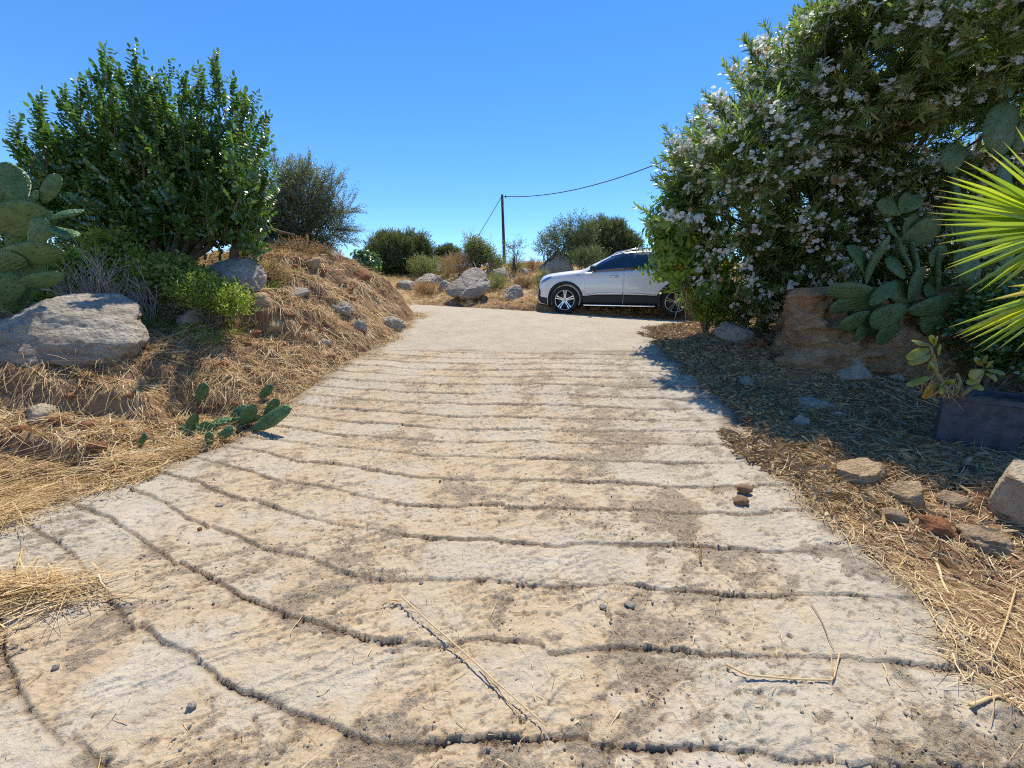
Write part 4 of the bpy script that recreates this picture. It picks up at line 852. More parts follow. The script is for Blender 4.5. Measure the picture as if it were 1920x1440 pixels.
# cut pads lying at the ramp edge
for k, (x0, y0, x1, y1, w, yaw, ln, lab) in enumerate([(470, 806, 548, 764, 34, .3, .7, 'long cut cactus pad curling up at its tip on the ramp edge'), (390, 798, 434, 786, 28, .2, 1.8, 'pale lit cut cactus pad lying nearly flat in the heap'), (352, 815, 368, 775, 20, .7, .2, 'small upright cut cactus pad at the left end of the heap'),
      (335, 800, 384, 812, 30, .1, .7, 'dark cut cactus pad lying at the left end of the heap'), (430, 780, 470, 770, 34, .1, .5, 'dark folded cut cactus pad in the middle of the heap'), (368, 755, 386, 718, 22, .2, .1, 'single cut cactus pad standing in the bank above the heap'),
      (486, 748, 510, 722, 18, .4, .1, 'small dark cut cactus pad above the long curled one'), (388, 835, 396, 810, 22, .3, 1.0, 'pale cut cactus piece below the heap on the concrete edge'), (262, 838, 272, 812, 12, .2, .2, 'tiny green cactus piece in the straw left of the heap'),
      (452, 800, 478, 758, 26, .5, .1, 'upright cut cactus pad behind the long curled one'), (405, 820, 440, 802, 26, .1, .9, 'broad cut cactus pad at the front of the heap'), (495, 782, 522, 748, 20, .6, .2, 'cut cactus pad partly under the curled tip'),
      (428, 790, 490, 782, 20, .0, -.4, 'narrow cut cactus pad beneath the long curled one'), (410, 812, 376, 795, 26, .1, .2, 'shaded cut cactus pad propped under the pale lit one')]):
    p = Gs((x0 + x1) / 2, max(y0, y1)); p[1] -= .04; q_ = add_pad(None, np.zeros(3), x0, y0, x1, y1, p[1], w, yaw, ln, k + 90, 'pad', 'cactus_pad'); tag(q_, lab, 'cactus pad', 'cut cactus pads heaped by the ramp')

# ------------------------------------------------------------------ palm with two fan leaves
def palm_mat():
    m, nt = newmat('palm leaf'); t = NT(nt); r = t.attr('rnd'); tipv = t.attr('tip')
    col = t.ramp(r, [(0, (.14, .22, .02)), (.7, (.26, .35, .03)), (.93, (.38, .40, .04)), (1, (.55, .36, .04))])
    col = t.mix(t.mr(tipv, .90, 1.0), col, (.32, .17, .07)); col = t.mix(t.mr(t.noise(t.scalev(t.coord(), (30, 30, 30)), 3, 2), .4, .7, 0, .25), col, (.12, .18, .02))
    p = t.prin(Base_Color=col, Roughness=.28, Specular_IOR_Level=.6); tr = t.n('BsdfTranslucent', Color=t.mix(1.0, col, (2.1, 2.1, 1.3), 'MULTIPLY')).outputs[0]
    t.out(t.n('MixShader', _0=.5, _1=p, _2=tr).outputs[0]); return m
M['palm'] = palm_mat()
def fan(parent, base, hub, tips, seed, fused=.35, wd=.0135):
    r = np.random.default_rng(seed); V, Fq, R, TT = [], [], [], []; n = 12; c = 0
    for k, (tp, yel) in enumerate(tips):
        tp = np.asarray(tp); ax = tp - hub; L = np.linalg.norm(ax); ax /= L; side = np.cross(ax, np.array([0, -1., .25])); side /= np.linalg.norm(side); nr = np.cross(side, ax)
        roll = r.normal(0, .25); side, nr = side * math.cos(roll) + nr * math.sin(roll), nr * math.cos(roll) - side * math.sin(roll)
        sag = r.uniform(.0, .03) * L
        for i in range(n):
            s = i / (n - 1); w = wd * (.30 + 1.0 * math.sin(min(1, s * 1.9 + .06) * PI / 2)) * (1 - max(0, (s - .45) / .55) ** 1.25 * .97)
            ctr = hub + ax * L * s + np.array([0, 0, -1]) * sag * s ** 3
            V += [ctr - side * w + nr * w * .35, ctr - nr * w * .12, ctr + side * w + nr * w * .35]; R += [yel] * 3; TT += [s] * 3
            if i: a = c + 3 * (i - 1); Fq += [(a, a + 1, a + 4, a + 3), (a + 1, a + 2, a + 5, a + 4)]
        c += 3 * n
    return mesh_np('fan_leaf', np.array(V) - base, np.array(Fq), M['palm'], parent, False, {'rnd': np.array(R), 'tip': np.array(TT)})
pb = np.array([4.25, 2.3, 0]); pb[2] = Hs(4.25, 2.3) - .03; o = tag(empty('fan_palm', pb), 'young fan palm whose bright yellow green leaves reach in from the right edge', 'palm')
hub = P(2010, 425, 2.15); T1 = []
for k, (x, y) in enumerate([(1882, 258), (1846, 278), (1808, 298), (1790, 312), (1778, 320), (1766, 334), (1760, 346), (1752, 358), (1744, 381), (1738, 398), (1748, 409), (1756, 421), (1754, 436), (1758, 451), (1762, 456), (1763, 478), (1773, 500), (1785, 521), (1812, 543), (1832, 546), (1930, 215), (1975, 190), (2030, 180), (1868, 540), (1905, 555),
                            (1770, 372), (1778, 490), (1862, 268), (1905, 235)]):
    T1.append((P(x, y, 2.05 + rng.normal(0, .05)), float(np.clip(rng.normal(.45, .2), 0, .8))))
fan(o, pb, hub, T1, 5)
hub2 = P(2040, 530, 2.2); T2 = []
for k, (x, y) in enumerate([(1780, 610), (1792, 622), (1788, 627), (1800, 632), (1812, 640), (1828, 645), (1843, 650), (1850, 558), (1890, 536), (1870, 652), (1838, 585), (1815, 600), (1905, 655), (1860, 640)]):
    T2.append((P(x, y, 2.0 + rng.normal(0, .05)), .55 + .45 * rng.random() if k != 7 and k != 8 else .97))
fan(o, pb, hub2, T2, 6)
mb = MB(); 
mb.tube([hub - pb, (hub - pb) * .55 + np.array([.08, 0, .25]), np.array([0, 0, .3])], [.012, .016, .024], 6); mb.build('petiole', M['palm'], o)
mb = MB(); mb.tube([hub2 - pb, (hub2 - pb) * .55 + np.array([.05, 0, .12]), np.array([0, .02, .28])], [.012, .016, .024], 6); mb.build('petiole', M['palm'], o)
mb = MB(); mb.tube([np.array([0, 0, 0.]), np.array([0, 0, .2]), np.array([0, .01, .4])], [.11, .10, .05], 10); mb.build('trunk', M['bark'], o)

# ------------------------------------------------------------------ square black planter with a fleshy plant
pp = G(1828, 842); s = depth_of(pp) / F
hh = 100 * s; ww = 108 * s; cx, cy = pp[0] + ww * .38, pp[1] + ww * .38; rz = -.80
bm = bmesh.new()
def ring(z, a):
    return [bm.verts.new((x * a, y * a, z)) for x, y in ((-1, -1), (1, -1), (1, 1), (-1, 1))]
lv = [ring(0, ww * .46), ring(hh * .5, ww * .475), ring(hh * .90, ww * .485), ring(hh * .90, ww * .505), ring(hh, ww * .505), ring(hh, ww * .475), ring(hh * .86, ww * .47)]
for a_, b_ in zip(lv, lv[1:]):
    for j in range(4): bm.faces.new((a_[j], a_[(j + 1) % 4], b_[(j + 1) % 4], b_[j]))
bm.faces.new(lv[0][::-1]); me = bpy.data.meshes.new('planter'); bm.to_mesh(me); bm.free()
M['pot'] = simple('weathered black plastic', (.065, .07, .085), .75, var=.5, scale=14, bump=.6, bscale=45)
pl = tag(empty('planter', (cx, cy, pp[2] - .015), rz), 'square dark blue black planter pot in the shade at the right edge', 'planter')
bo = bpy.data.objects.new('pot', me); COL.objects.link(bo); bo.parent = pl; me.materials.append(M['pot']); bevel(bo, .015, 3)
n = 24; gxx, gyy = np.meshgrid(np.linspace(-1, 1, n) * ww * .468, np.linspace(-1, 1, n) * ww * .468); gz = hh * .87 + .03 * fbm2(gxx * 12, gyy * 12, 4, 5)
ii = np.arange(n * n).reshape(n, n); mesh_np('potting_soil', np.c_[gxx.ravel(), gyy.ravel(), gz.ravel()], np.stack([ii[:-1, :-1], ii[:-1, 1:], ii[1:, 1:], ii[1:, :-1]], -1).reshape(-1, 4), M['soil'], pl)
sb = np.array([cx - .12, cy - .1, pp[2] + hh * .86]); so = tag(empty('succulent', sb), 'fleshy yellow green plant with paddle leaves growing in the black planter', 'plant')
Ys = cy - .12
M['succ_stem'] = simple('pale succulent stem', (.25, .22, .10), .7, var=.3)
for st in ([(1790, 742), (1772, 725), (1757, 700), (1752, 672), (1745, 648)], [(1800, 742), (1830, 722), (1842, 700), (1846, 682)], [(1790, 740), (1800, 715), (1795, 700)]):
    mb = MB(); mb.tube([P(x, y, Ys) - sb for x, y in st], np.linspace(.016, .008, len(st)), 7); mb.build('stem', M['succ_stem'], so)
def fleshy(x0, y0, x1, y1, w, yaw, ln, k):
    a = P(x0, y0, Ys - .01 * k % .05); b_ = P(x1, y1, Ys - .03 - .06 * ((k * 7) % 5) / 5); ax = b_ - a; L = np.linalg.norm(ax); ax /= L
    nrm = np.array([math.sin(yaw), -math.cos(yaw), ln]); nrm -= nrm @ ax * ax; nrm /= np.linalg.norm(nrm); sx = np.cross(-nrm, ax)
    V, Fq = pad_mesh(L, w * s, .007, .3, 200 + k, .55)
    q_ = mesh_np('leaf', V, Fq, M['succulent'], so, True, {'rnd': np.full(len(V), min(1, .25 + .5 * rng.random() + (.35 if k == 5 else 0)))})
    q_.matrix_local = Matrix(((sx[0], -nrm[0], ax[0], a[0] - sb[0]), (sx[1], -nrm[1], ax[1], a[1] - sb[1]), (sx[2], -nrm[2], ax[2], a[2] - sb[2]), (0, 0, 0, 1)))
for k, a_ in enumerate([(1748, 650, 1712, 638, 12, .3, .9), (1748, 652, 1702, 672, 22, .2, .5), (1748, 650, 1758, 632, 16, .5, .1), (1752, 660, 1742, 696, 18, .8, 0), (1750, 665, 1704, 682, 18, .2, .6), (1752, 712, 1735, 748, 26, .1, 0), (1750, 705, 1703, 722, 14, .1, .9),
                        (1755, 648, 1744, 630, 14, .2, .1), (1760, 668, 1764, 645, 14, .4, .2), (1758, 700, 1742, 678, 12, .6, .1), (1846, 685, 1826, 672, 14, .2, .3), (1846, 682, 1848, 668, 18, .1, .1), (1850, 692, 1884, 702, 14, .1, .8), (1844, 695, 1816, 706, 24, .1, .2),
                        (1848, 690, 1862, 676, 12, .3, .3), (1838, 712, 1812, 718, 14, .2, .6), (1770, 722, 1790, 712, 14, .1, .5), (1770, 725, 1764, 738, 18, .1, .2), (1850, 700, 1872, 715, 14, .1, .5), (1825, 725, 1845, 728, 16, .1, .8), (1780, 730, 1752, 728, 16, .1, .5)]):
    fleshy(*a_, k)
mb = MB()
for _ in range(90):
    p0 = P(1775 + rng.normal(0, 22), 735 + rng.normal(0, 8), Ys + rng.normal(0, .06)) - sb; p0[2] = max(.0, p0[2] - .03); mb.tube([p0, p0 + rng.normal(0, .03, 3) + np.array([0, 0, .05]), p0 + rng.normal(0, .06, 3) + np.array([0, 0, .08])], [.0025, .002, .0012], 4, r=rng.random())
mb.build('dry_leaves', M['straw'], so)
#PART5
# ------------------------------------------------------------------ utility pole and wires
pY = 24.0; pb = P(947, 492, pY); pt = P(941.5, 365, pY); pb[2] = Hs(pb[0], pb[1]) - .4
M['pole'] = simple('dark creosote wood', (.045, .04, .04), .8, var=.3, scale=3)
o = tag(empty('utility_pole', pb), 'thin dark wooden utility pole leaning slightly on the skyline', 'utility pole')
mb = MB(); mb.tube([np.zeros(3), (pt - pb) * .5, pt - pb], [.10, .09, .075], 10); mb.build('shaft', M['pole'], o)
mb = MB(); tp = pt - pb; mb.tube([tp + [.02, 0, -.12], tp + [.22, 0, -.10]], [.02, .02], 6); mb.tube([tp + [.20, 0, -.16], tp + [.20, 0, -.10], tp + [.20, 0, -.04]], [.035, .05, .03], 8); mb.build('insulator', M['pole'], o)
def wire(a, b_, sag, r, lab):
    s_ = np.linspace(0, 1, 60)[:, None]; p = a + (b_ - a) * s_; p[:, 2] -= sag * 4 * (s_ * (1 - s_))[:, 0]
    mb = MB(); mb.tube(p - a, np.full(60, r), 5); w = mb.build('overhead_wire', M['pole']); w.location = tuple(a); tag(w, lab, 'wire')
a = pt + [.2, 0, -.1]; e = P(1700, 60, 12.5)
wire(a, e, 1.15, .022, 'black overhead wire rising from the pole top towards the white flowering shrub')
g = P(870, 480, 30); wire(pt + [-.06, 0, -.15], P(858, 500, 27), .10, .018, 'guy wire running down left from the pole top to the scrub')

# ------------------------------------------------------------------ parked car
CL = 4.45; WB0, WB1 = .93, 3.605; RW = .352
ztop = pchip([0, .05, .15, .35, .7, 1.05, 1.32, 1.6, 1.95, 2.35, 2.8, 3.3, 3.75, 4.05, 4.2, 4.32, 4.42, 4.45], [.66, .80, .92, .99, 1.05, 1.09, 1.12, 1.275, 1.455, 1.565, 1.60, 1.59, 1.555, 1.50, 1.40, 1.18, .98, .90])
zbel = pchip([0, .15, .5, 1.3, 2.4, 3.6, 4.2, 4.45], [.60, .80, .93, 1.02, 1.07, 1.12, 1.10, .86])
zbot = pchip([0, .1, .5, 1.2, 3.2, 4.0, 4.35, 4.45], [.36, .24, .21, .22, .22, .26, .34, .45])
wid = pchip([0, .06, .18, .4, .8, 1.5, 3.6, 4.0, 4.25, 4.4, 4.45], [.42, .60, .76, .87, .915, .92, .92, .89, .82, .72, .62])
wtop = pchip([0, .3, 1.0, 1.32, 1.7, 2.1, 2.6, 3.8, 4.2, 4.45], [.34, .66, .74, .76, .70, .655, .64, .60, .60, .52])
def section(x):
    zt, zb, w, wt = float(ztop(x)), float(zbot(x)), float(wid(x)), float(wtop(x)); zs = min(float(zbel(x)), zt - .04); wt = min(wt, w * .93)
    pts = [(0, zb), (w * .6, zb), (w * .90, zb + .02), (w * .965, zb + .07), (w * .985, zb + .20), (w * .995, zb + .33), (w * 1.0, .5 * (zb + zs) + .10), (w * .99, zs - .12), (w * .965, zs - .03), (w * .94, zs)]
    k = (zt - zs)
    for s_, e_ in ((.25, .02), (.5, .035), (.75, .03)): pts.append((w * .94 + (wt - w * .94) * s_ + e_ * min(1, k / .4), zs + k * .86 * s_))
    pts += [(wt, zs + k * .86), (wt * .9, zs + k * .95), (wt * .6, zs + k * .99), (0, zt)]
    return np.array(pts)
def side_y(x, z):
    s_ = section(x)[2:14]; return float(np.interp(z, s_[:, 1], s_[:, 0]))
xs = np.r_[np.linspace(0, .4, 14), np.linspace(.45, 4.0, 72), np.linspace(4.04, 4.45, 16)]
sec = [section(x) for x in xs]; m = len(sec[0]); V = []
for x, s_ in zip(xs, sec):
    ring_ = [(x, -y, z) for y, z in s_] + [(x, y, z) for y, z in s_[1:-1][::-1]]; V += ring_
k = 2 * m - 2; Fq = []
for i in range(len(xs) - 1):
    for j in range(k): Fq.append((i * k + j, i * k + (j + 1) % k, (i + 1) * k + (j + 1) % k, (i + 1) * k + j))
nV = len(V); V += [(0, 0, .52), (CL, 0, .7)]; F3 = [(j, nV, (j + 1) % k) for j in range(k)] + [((len(xs) - 1) * k + (j + 1) % k, nV + 1, (len(xs) - 1) * k + j) for j in range(k)]
th = math.atan2(-.62, 2.60); fw = P(1054, 560, 10.2); fw[0] = 1.33; sc_car = 1.0
c0 = np.array([fw[0] - WB0 * math.cos(th) + .92 * math.sin(th) * -1 * 0, 10.28 - WB0 * math.sin(th) + .80, 0.0])
c0[0] = 1.36 - WB0 * math.cos(th) + .85 * -math.sin(th) * 1.0; c0[1] = 10.15 - WB0 * math.sin(th) + .85 * math.cos(th)
c0[2] = 1.155
car = tag(empty('car', c0, th), 'silver white SUV parked across the top of the ramp, its rear hidden by the shrub', 'car')
car.rotation_euler = (0, math.radians(.9), th)
M['paint'] = simple('silver white paint', (.80, .80, .79), .25, metal=.0, spec=.5, coat=.8)
M['blackp'] = simple('black plastic', (.018, .018, .02), .55, var=.2); M['chrome'] = simple('chrome trim', (.75, .75, .77), .12, metal=1.0)
M['glass'] = simple('dark tinted glass', (.006, .008, .012), .04, spec=.9, coat=1.0); M['rubber'] = simple('tyre rubber', (.02, .02, .02), .85, var=.2, scale=20)
M['rim'] = simple('bright alloy', (.72, .72, .74), .25, metal=.9); M['rimdark'] = simple('dark alloy', (.03, .03, .035), .4, metal=.4)
M['lampg'] = simple('headlight lens', (.10, .20, .42), .05, spec=1.0, coat=1.0); M['red'] = simple('tail lamp', (.35, .01, .01), .1, coat=1.0)
body = mesh_np('body', np.array(V), [np.array(Fq), np.array(F3)], M['paint'], car, True)
bmm = bmesh.new(); bmm.from_mesh(body.data); bmesh.ops.recalc_face_normals(bmm, faces=bmm.faces); bmm.to_mesh(body.data); bmm.free()
cut = []
for xw in (WB0, WB1):
    for sgn in (-1, 1):
        bmc = bmesh.new(); bmesh.ops.create_cone(bmc, cap_ends=True, segments=48, radius1=.405, radius2=.405, depth=.40, matrix=Matrix.Translation((xw, sgn * .88, .36)) @ Matrix.Rotation(PI / 2, 4, 'X'))
        mc = bpy.data.meshes.new('cut'); bmc.to_mesh(mc); bmc.free(); oc = bpy.data.objects.new('cut', mc); COL.objects.link(oc); oc.parent = car; cut.append(oc)
        md = body.modifiers.new('well', 'BOOLEAN'); md.object = oc; md.operation = 'DIFFERENCE'; md.solver = 'EXACT'
bpy.context.view_layer.update(); dg = bpy.context.evaluated_depsgraph_get(); nm = bpy.data.meshes.new_from_object(body.evaluated_get(dg)); body.modifiers.clear(); body.data = nm
for oc in cut: bpy.data.objects.remove(oc)
if not nm.materials: nm.materials.append(M['paint'])
nm.polygons.foreach_set('use_smooth', np.ones(len(nm.polygons), bool)); nm.set_sharp_from_angle(angle=math.radians(35))
def strip(name, x0, x1, lo, hi, off, mat, sgn=-1, nx_=30, nz_=8, th_=.012, parent=None):
    V = []; X = np.linspace(x0, x1, nx_)
    for x in X:
        a_, b2 = float(lo(x)), float(hi(x))
        for z in np.linspace(a_, b2, nz_): V.append((x, sgn * (side_y(x, z) + off), z))
    ii = np.arange(nx_ * nz_).reshape(nx_, nz_); Fq = np.stack([ii[:-1, :-1], ii[:-1, 1:], ii[1:, 1:], ii[1:, :-1]], -1).reshape(-1, 4)
    if sgn < 0: Fq = Fq[:, ::-1]
    o_ = mesh_np(name, np.array(V), Fq, mat, parent or car); md = o_.modifiers.new('thick', 'SOLIDIFY'); md.thickness = th_; md.offset = -1; return o_
def lin(*pts): xs_, zs_ = zip(*pts); return lambda x: np.interp(x, xs_, zs_)
for sgn in (-1, 1):
    gl_lo = lambda x: float(zbel(x)) + .035
    strip('window', 1.56, 2.36, gl_lo, lin((1.56, 1.10), (1.8, 1.27), (2.05, 1.405), (2.3, 1.485), (2.36, 1.495)), .006, M['glass'], sgn)
    strip('window', 2.42, 3.36, gl_lo, lin((2.42, 1.50), (3.0, 1.51), (3.36, 1.485)), .006, M['glass'], sgn)
    strip('window', 3.42, 3.86, lambda x: float(zbel(x)) + .05 + max(0, x - 3.6) * .35, lin((3.42, 1.475), (3.86, 1.36)), .006, M['glass'], sgn)
    strip('window_surround', 1.46, 3.95, lambda x: float(zbel(x)) + .012, lin((1.46, 1.06), (1.8, 1.315), (2.05, 1.44), (2.3, 1.52), (2.8, 1.54), (3.3, 1.525), (3.95, 1.36)), .003, M['glass'], sgn, 50)
    dr = strip('front_door', 1.40, 2.362, lin((1.4, .50), (2.362, .50)), lambda x: float(zbel(x)) + .010, .004, M['paint'], sgn, 30, 14)
    strip('rear_door', 2.374, 3.42, lambda x: .50 if x < 3.18 else .50 + (x - 3.18) * 1.15, lambda x: float(zbel(x)) + .010, .004, M['paint'], sgn, 30, 14)
    strip('door_cladding', 1.36, 2.362, lin((1.36, .235), (2.362, .24)), lin((1.36, .455), (1.7, .49), (2.362, .50)), .012, M['blackp'], sgn)
    strip('door_cladding', 2.374, 3.18, lin((2.374, .24), (3.18, .235)), lin((2.374, .50), (3.18, .49)), .012, M['blackp'], sgn)
    strip('chrome_strip', 1.45, 2.36, lin((1.45, .465), (1.85, .515), (2.36, .505)), lin((1.45, .475), (1.85, .555), (2.36, .535)), .022, M['chrome'], sgn, 30, 4)
    strip('chrome_strip', 2.38, 3.16, lin((2.38, .505), (2.9, .50), (3.16, .48)), lin((2.38, .545), (2.8, .535), (3.16, .492)), .022, M['chrome'], sgn, 30, 4)
    for xh in (2.12, 3.05):
        h_ = MB(); y_ = sgn * (side_y(xh, .93) + .03); h_.tube([(xh - .10, y_ * .985, .925), (xh - .08, y_, .93), (xh + .08, y_, .935), (xh + .10, y_ * .985, .935)], [.014, .018, .018, .014], 8); h_.build('door_handle', M['chrome'], car)
    for xw in (WB0, WB1):                               # arch cladding
        V = []; na = 40
        for i in range(na):
            a = math.radians(-22 + 224 * i / (na - 1))
            for r_, of in ((.396, -.28), (.400, .022), (.43, .030), (.462, .018), (.466, -.03)):
                x = xw + r_ * math.cos(a); z = .355 + r_ * math.sin(a); z = max(z, .19); V.append((x, sgn * (side_y(min(max(x, .12), 4.3), z) + of), z))
        ii = np.arange(na * 5).reshape(na, 5); Fq = np.stack([ii[:-1, :-1], ii[:-1, 1:], ii[1:, 1:], ii[1:, :-1]], -1).reshape(-1, 4); mesh_np('wheel_arch', np.array(V), Fq, M['blackp'], car)
    strip('headlight', .20, .56, lin((.20, .76), (.56, .895)), lin((.20, .84), (.4, .92), (.56, .945)), .008, M['lampg'], sgn, 20, 6)
    strip('bumper_trim', .05, .44, lin((.05, .38), (.2, .27), (.44, .235)), lin((.05, .50), (.2, .42), (.44, .40)), .012, M['blackp'], sgn, 20, 6)
    strip('air_vent', .07, .17, lin((.07, .48), (.17, .46)), lin((.07, .68), (.17, .58)), .008, M['blackp'], sgn, 8, 6)
    strip('bumper_trim', 4.0, 4.38, lin((4.0, .28), (4.38, .36)), lin((4.0, .52), (4.38, .58)), .012, M['blackp'], sgn, 20, 6)
    strip('tail_light', 4.02, 4.36, lin((4.02, .93), (4.36, .93)), lin((4.02, 1.05), (4.36, 1.05)), .008, M['red'], sgn, 20, 6)
    strip('fender_badge', 1.20, 1.27, lin((1.20, .965), (1.27, .95)), lin((1.20, .985), (1.27, .985)), .006, M['lampg'], sgn, 6, 3)
    mb = MB(); y_ = sgn * (.94 + .06)
    mb.box((2.27, y_ * .955, .235), (1.72, .14, .035)); st = mb.build('side_step', M['chrome'], car, False); bevel(st, .012, 3)
    mb = MB(); mb.tube([(1.62, sgn * .86, 1.08), (1.64, sgn * .94, 1.09)], [.02, .02], 6); mb.build('mirror_arm', M['blackp'], car)
    Vs, Fs = ico(3); Vm = Vs * np.array([.075, .12, .085]); Vm[:, 0] = np.where(Vm[:, 0] > .03, .03, Vm[:, 0]); mm = mesh_np('mirror', Vm, Fs, M['blackp'], car); mm.location = (1.60, sgn * 1.03, 1.12)
    mb = MB(); mb.tube([(1.60, sgn * .97, 1.045), (1.60, sgn * 1.11, 1.055)], [.022, .018], 6); mb.build('mirror_trim', M['chrome'], car)
    rl = [(x, sgn * (float(wtop(x)) * .93), float(ztop(x)) + o_ - .02) for x, o_ in ((2.0, .0), (2.15, .035), (2.6, .05), (3.2, .05), (3.6, .04), (3.8, .0))]
    mb = MB(); mb.tube(rl, [.012, .016, .016, .016, .016, .012], 8); mb.build('roof_rail', M['chrome'], car)
# windscreen, grille, bonnet edge line
def crossp(name, x0, x1, wf, off, mat, nx_=12, ny_=15):
    V = []
    for x in np.linspace(x0, x1, nx_):
        s_ = section(x); hw = wf(x)
        for yv in np.linspace(-hw, hw, ny_): V.append((x, yv, float(np.interp(abs(yv), s_[13:][::-1][:, 0], s_[13:][::-1][:, 1])) + off))
    ii = np.arange(nx_ * ny_).reshape(nx_, ny_); return mesh_np(name, np.array(V), np.stack([ii[:-1, :-1], ii[1:, :-1], ii[1:, 1:], ii[:-1, 1:]], -1).reshape(-1, 4), mat, car)
crossp('windscreen', 1.40, 1.98, lambda x: float(wtop(x)) * .96, .010, M['glass']); crossp('sunroof', 2.15, 3.5, lambda x: .5, .006, M['glass']); crossp('rear_window', 4.12, 4.34, lambda x: .52, .012, M['glass'])
mb = MB(); mb.box((.03, 0, .68), (.06, .78, .16)); gr = mb.build('grille', M['blackp'], car, False); bevel(gr, .02, 3)
mb = MB(); mb.box((.04, 0, .36), (.08, .80, .10)); gr = mb.build('lower_grille', M['blackp'], car, False); bevel(gr, .02, 3)
def lathe(prof, n=48):
    V = []; 
    for r_, y in prof:
        for j in range(n): a = 2 * PI * j / n; V.append((r_ * math.cos(a), y, r_ * math.sin(a)))
    k_ = len(prof); Fq = [(i * n + j, i * n + (j + 1) % n, (i + 1) * n + (j + 1) % n, (i + 1) * n + j) for i in range(k_ - 1) for j in range(n)]
    return np.array(V), np.array(Fq)
def wheel(xw, sgn, rot):
    w = empty('wheel', (xw, sgn * .80, RW)); w.parent = car
    if sgn > 0: w.rotation_euler = (0, 0, PI)
    V, Fq = lathe([(.245, -.10), (.262, -.112), (.30, -.118), (.335, -.112), (.349, -.09), (.352, -.04), (.352, .05), (.346, .09), (.33, .11), (.25, .10)]); mesh_np('tyre', V, Fq, M['rubber'], w)
    V, Fq = lathe([(.252, -.098), (.248, -.115), (.236, -.112), (.232, -.06), (.225, .08)]); mesh_np('rim', V, Fq, M['rim'], w)
    V, Fq = lathe([(.001, -.03), (.12, -.03), (.226, -.02), (.226, .05)]); mesh_np('hub_disc', V, Fq, M['rimdark'], w)
    mb = MB()
    for s5 in range(5):
        a0 = rot + s5 * 2 * PI / 5
        for da in (-1, 1):
            c_, s_ = math.cos(a0), math.sin(a0); tx, tz = -s_, c_
            pts = [(c_ * r_ + tx * da * o_, y_, s_ * r_ + tz * da * o_) for r_, o_, y_ in ((.03, .016, -.085), (.10, .017, -.090), (.17, .023, -.100), (.238, .034, -.105))]
            P0 = np.array(pts); hw = np.array([.013, .011, .011, .014]); tv = np.array([tx, 0, tz]); V = []
            for p_, h_ in zip(P0, hw):
                for (u_, v_) in ((-1, 1), (-1, -1), (1, -1), (1, 1)): V.append(p_ + tv * u_ * h_ + np.array([0, v_ * .008 + .008, 0]))
            Fs = [(i * 4 + j, i * 4 + (j + 1) % 4, i * 4 + 4 + (j + 1) % 4, i * 4 + 4 + j) for i in range(3) for j in range(4)] + [(0, 3, 2, 1), (12, 13, 14, 15)]; mb.add(V, Fs)
    mb.build('spoke', M['rim'], w, False)
    V, Fq = lathe([(.001, -.105), (.03, -.105), (.036, -.095), (.038, -.06)], 24); mesh_np('hub_cap', V, Fq, M['rim'], w)
for xw, rt in ((WB0, PI / 2), (WB1, PI / 2 + .05)):
    for sgn in (-1, 1): wheel(xw, sgn, -rt + 0 if False else rt)
for ch in list(car.children):
    if ch.type == 'MESH' and ch.name.split('.')[0] not in ('mirror',):
        n_ = len(ch.data.vertices); a_ = np.empty(n_ * 3, np.float32); ch.data.vertices.foreach_get('co', a_); a_ = a_.reshape(-1, 3); x_ = a_[:, 0]
        a_[:, 0] = np.where(x_ < .55, .55 - (.55 - x_) * .74, x_); ch.data.vertices.foreach_set('co', a_.ravel()); ch.data.update()
mb = MB(); mb.box((2.2, 0, .30), (3.2, 1.3, .12)); mb.build('underbody', M['blackp'], car, False)
#PART6
# ------------------------------------------------------------------ dry grass, litter, pebbles
def ribbons(P0, D, L, Wd, bend, rnd, n=4, up=None):
    N = len(P0); D = D / np.linalg.norm(D, axis=1)[:, None]; side = np.cross(D, rng.normal(size=(N, 3)) * .5 + np.array([0, 0, 1.])); side /= np.linalg.norm(side, axis=1)[:, None] + 1e-9
    s = np.linspace(0, 1, n)[None, :, None]; C = P0[:, None] + D[:, None] * L[:, None, None] * s + bend[:, None] * (s * s)
    w = Wd[:, None, None] * (1 - .75 * s) * .5
    V = np.stack([C - side[:, None] * w, C + side[:, None] * w], 2).reshape(-1, 3)
    i = np.arange(n - 1) * 2; Fq = np.stack([i, i + 1, i + 3, i + 2], -1)[None] + (np.arange(N) * 2 * n)[:, None, None]
    return V, Fq.reshape(-1, 4), np.repeat(rnd, 2 * n)
def grad(X, Y, e=.12):
    return np.stack([(H(X + e, Y) - H(X - e, Y)) / (2 * e), (H(X, Y + e) - H(X, Y - e)) / (2 * e)], -1)
def sample(n, x0, x1, y0, y1, mask, power=1.3):
    out = []; tot = 0
    while tot < n:
        X = rng.uniform(x0, x1, n * 2); Y = rng.uniform(y0, y1, n * 2); d = np.hypot(X, Y + .3); k = (rng.random(n * 2) < (1.2 / np.maximum(d, 1.2)) ** power) & mask(X, Y)
        out.append(np.c_[X[k], Y[k]]); tot += k.sum()
    a = np.vstack(out)[:n]; return a[:, 0], a[:, 1]
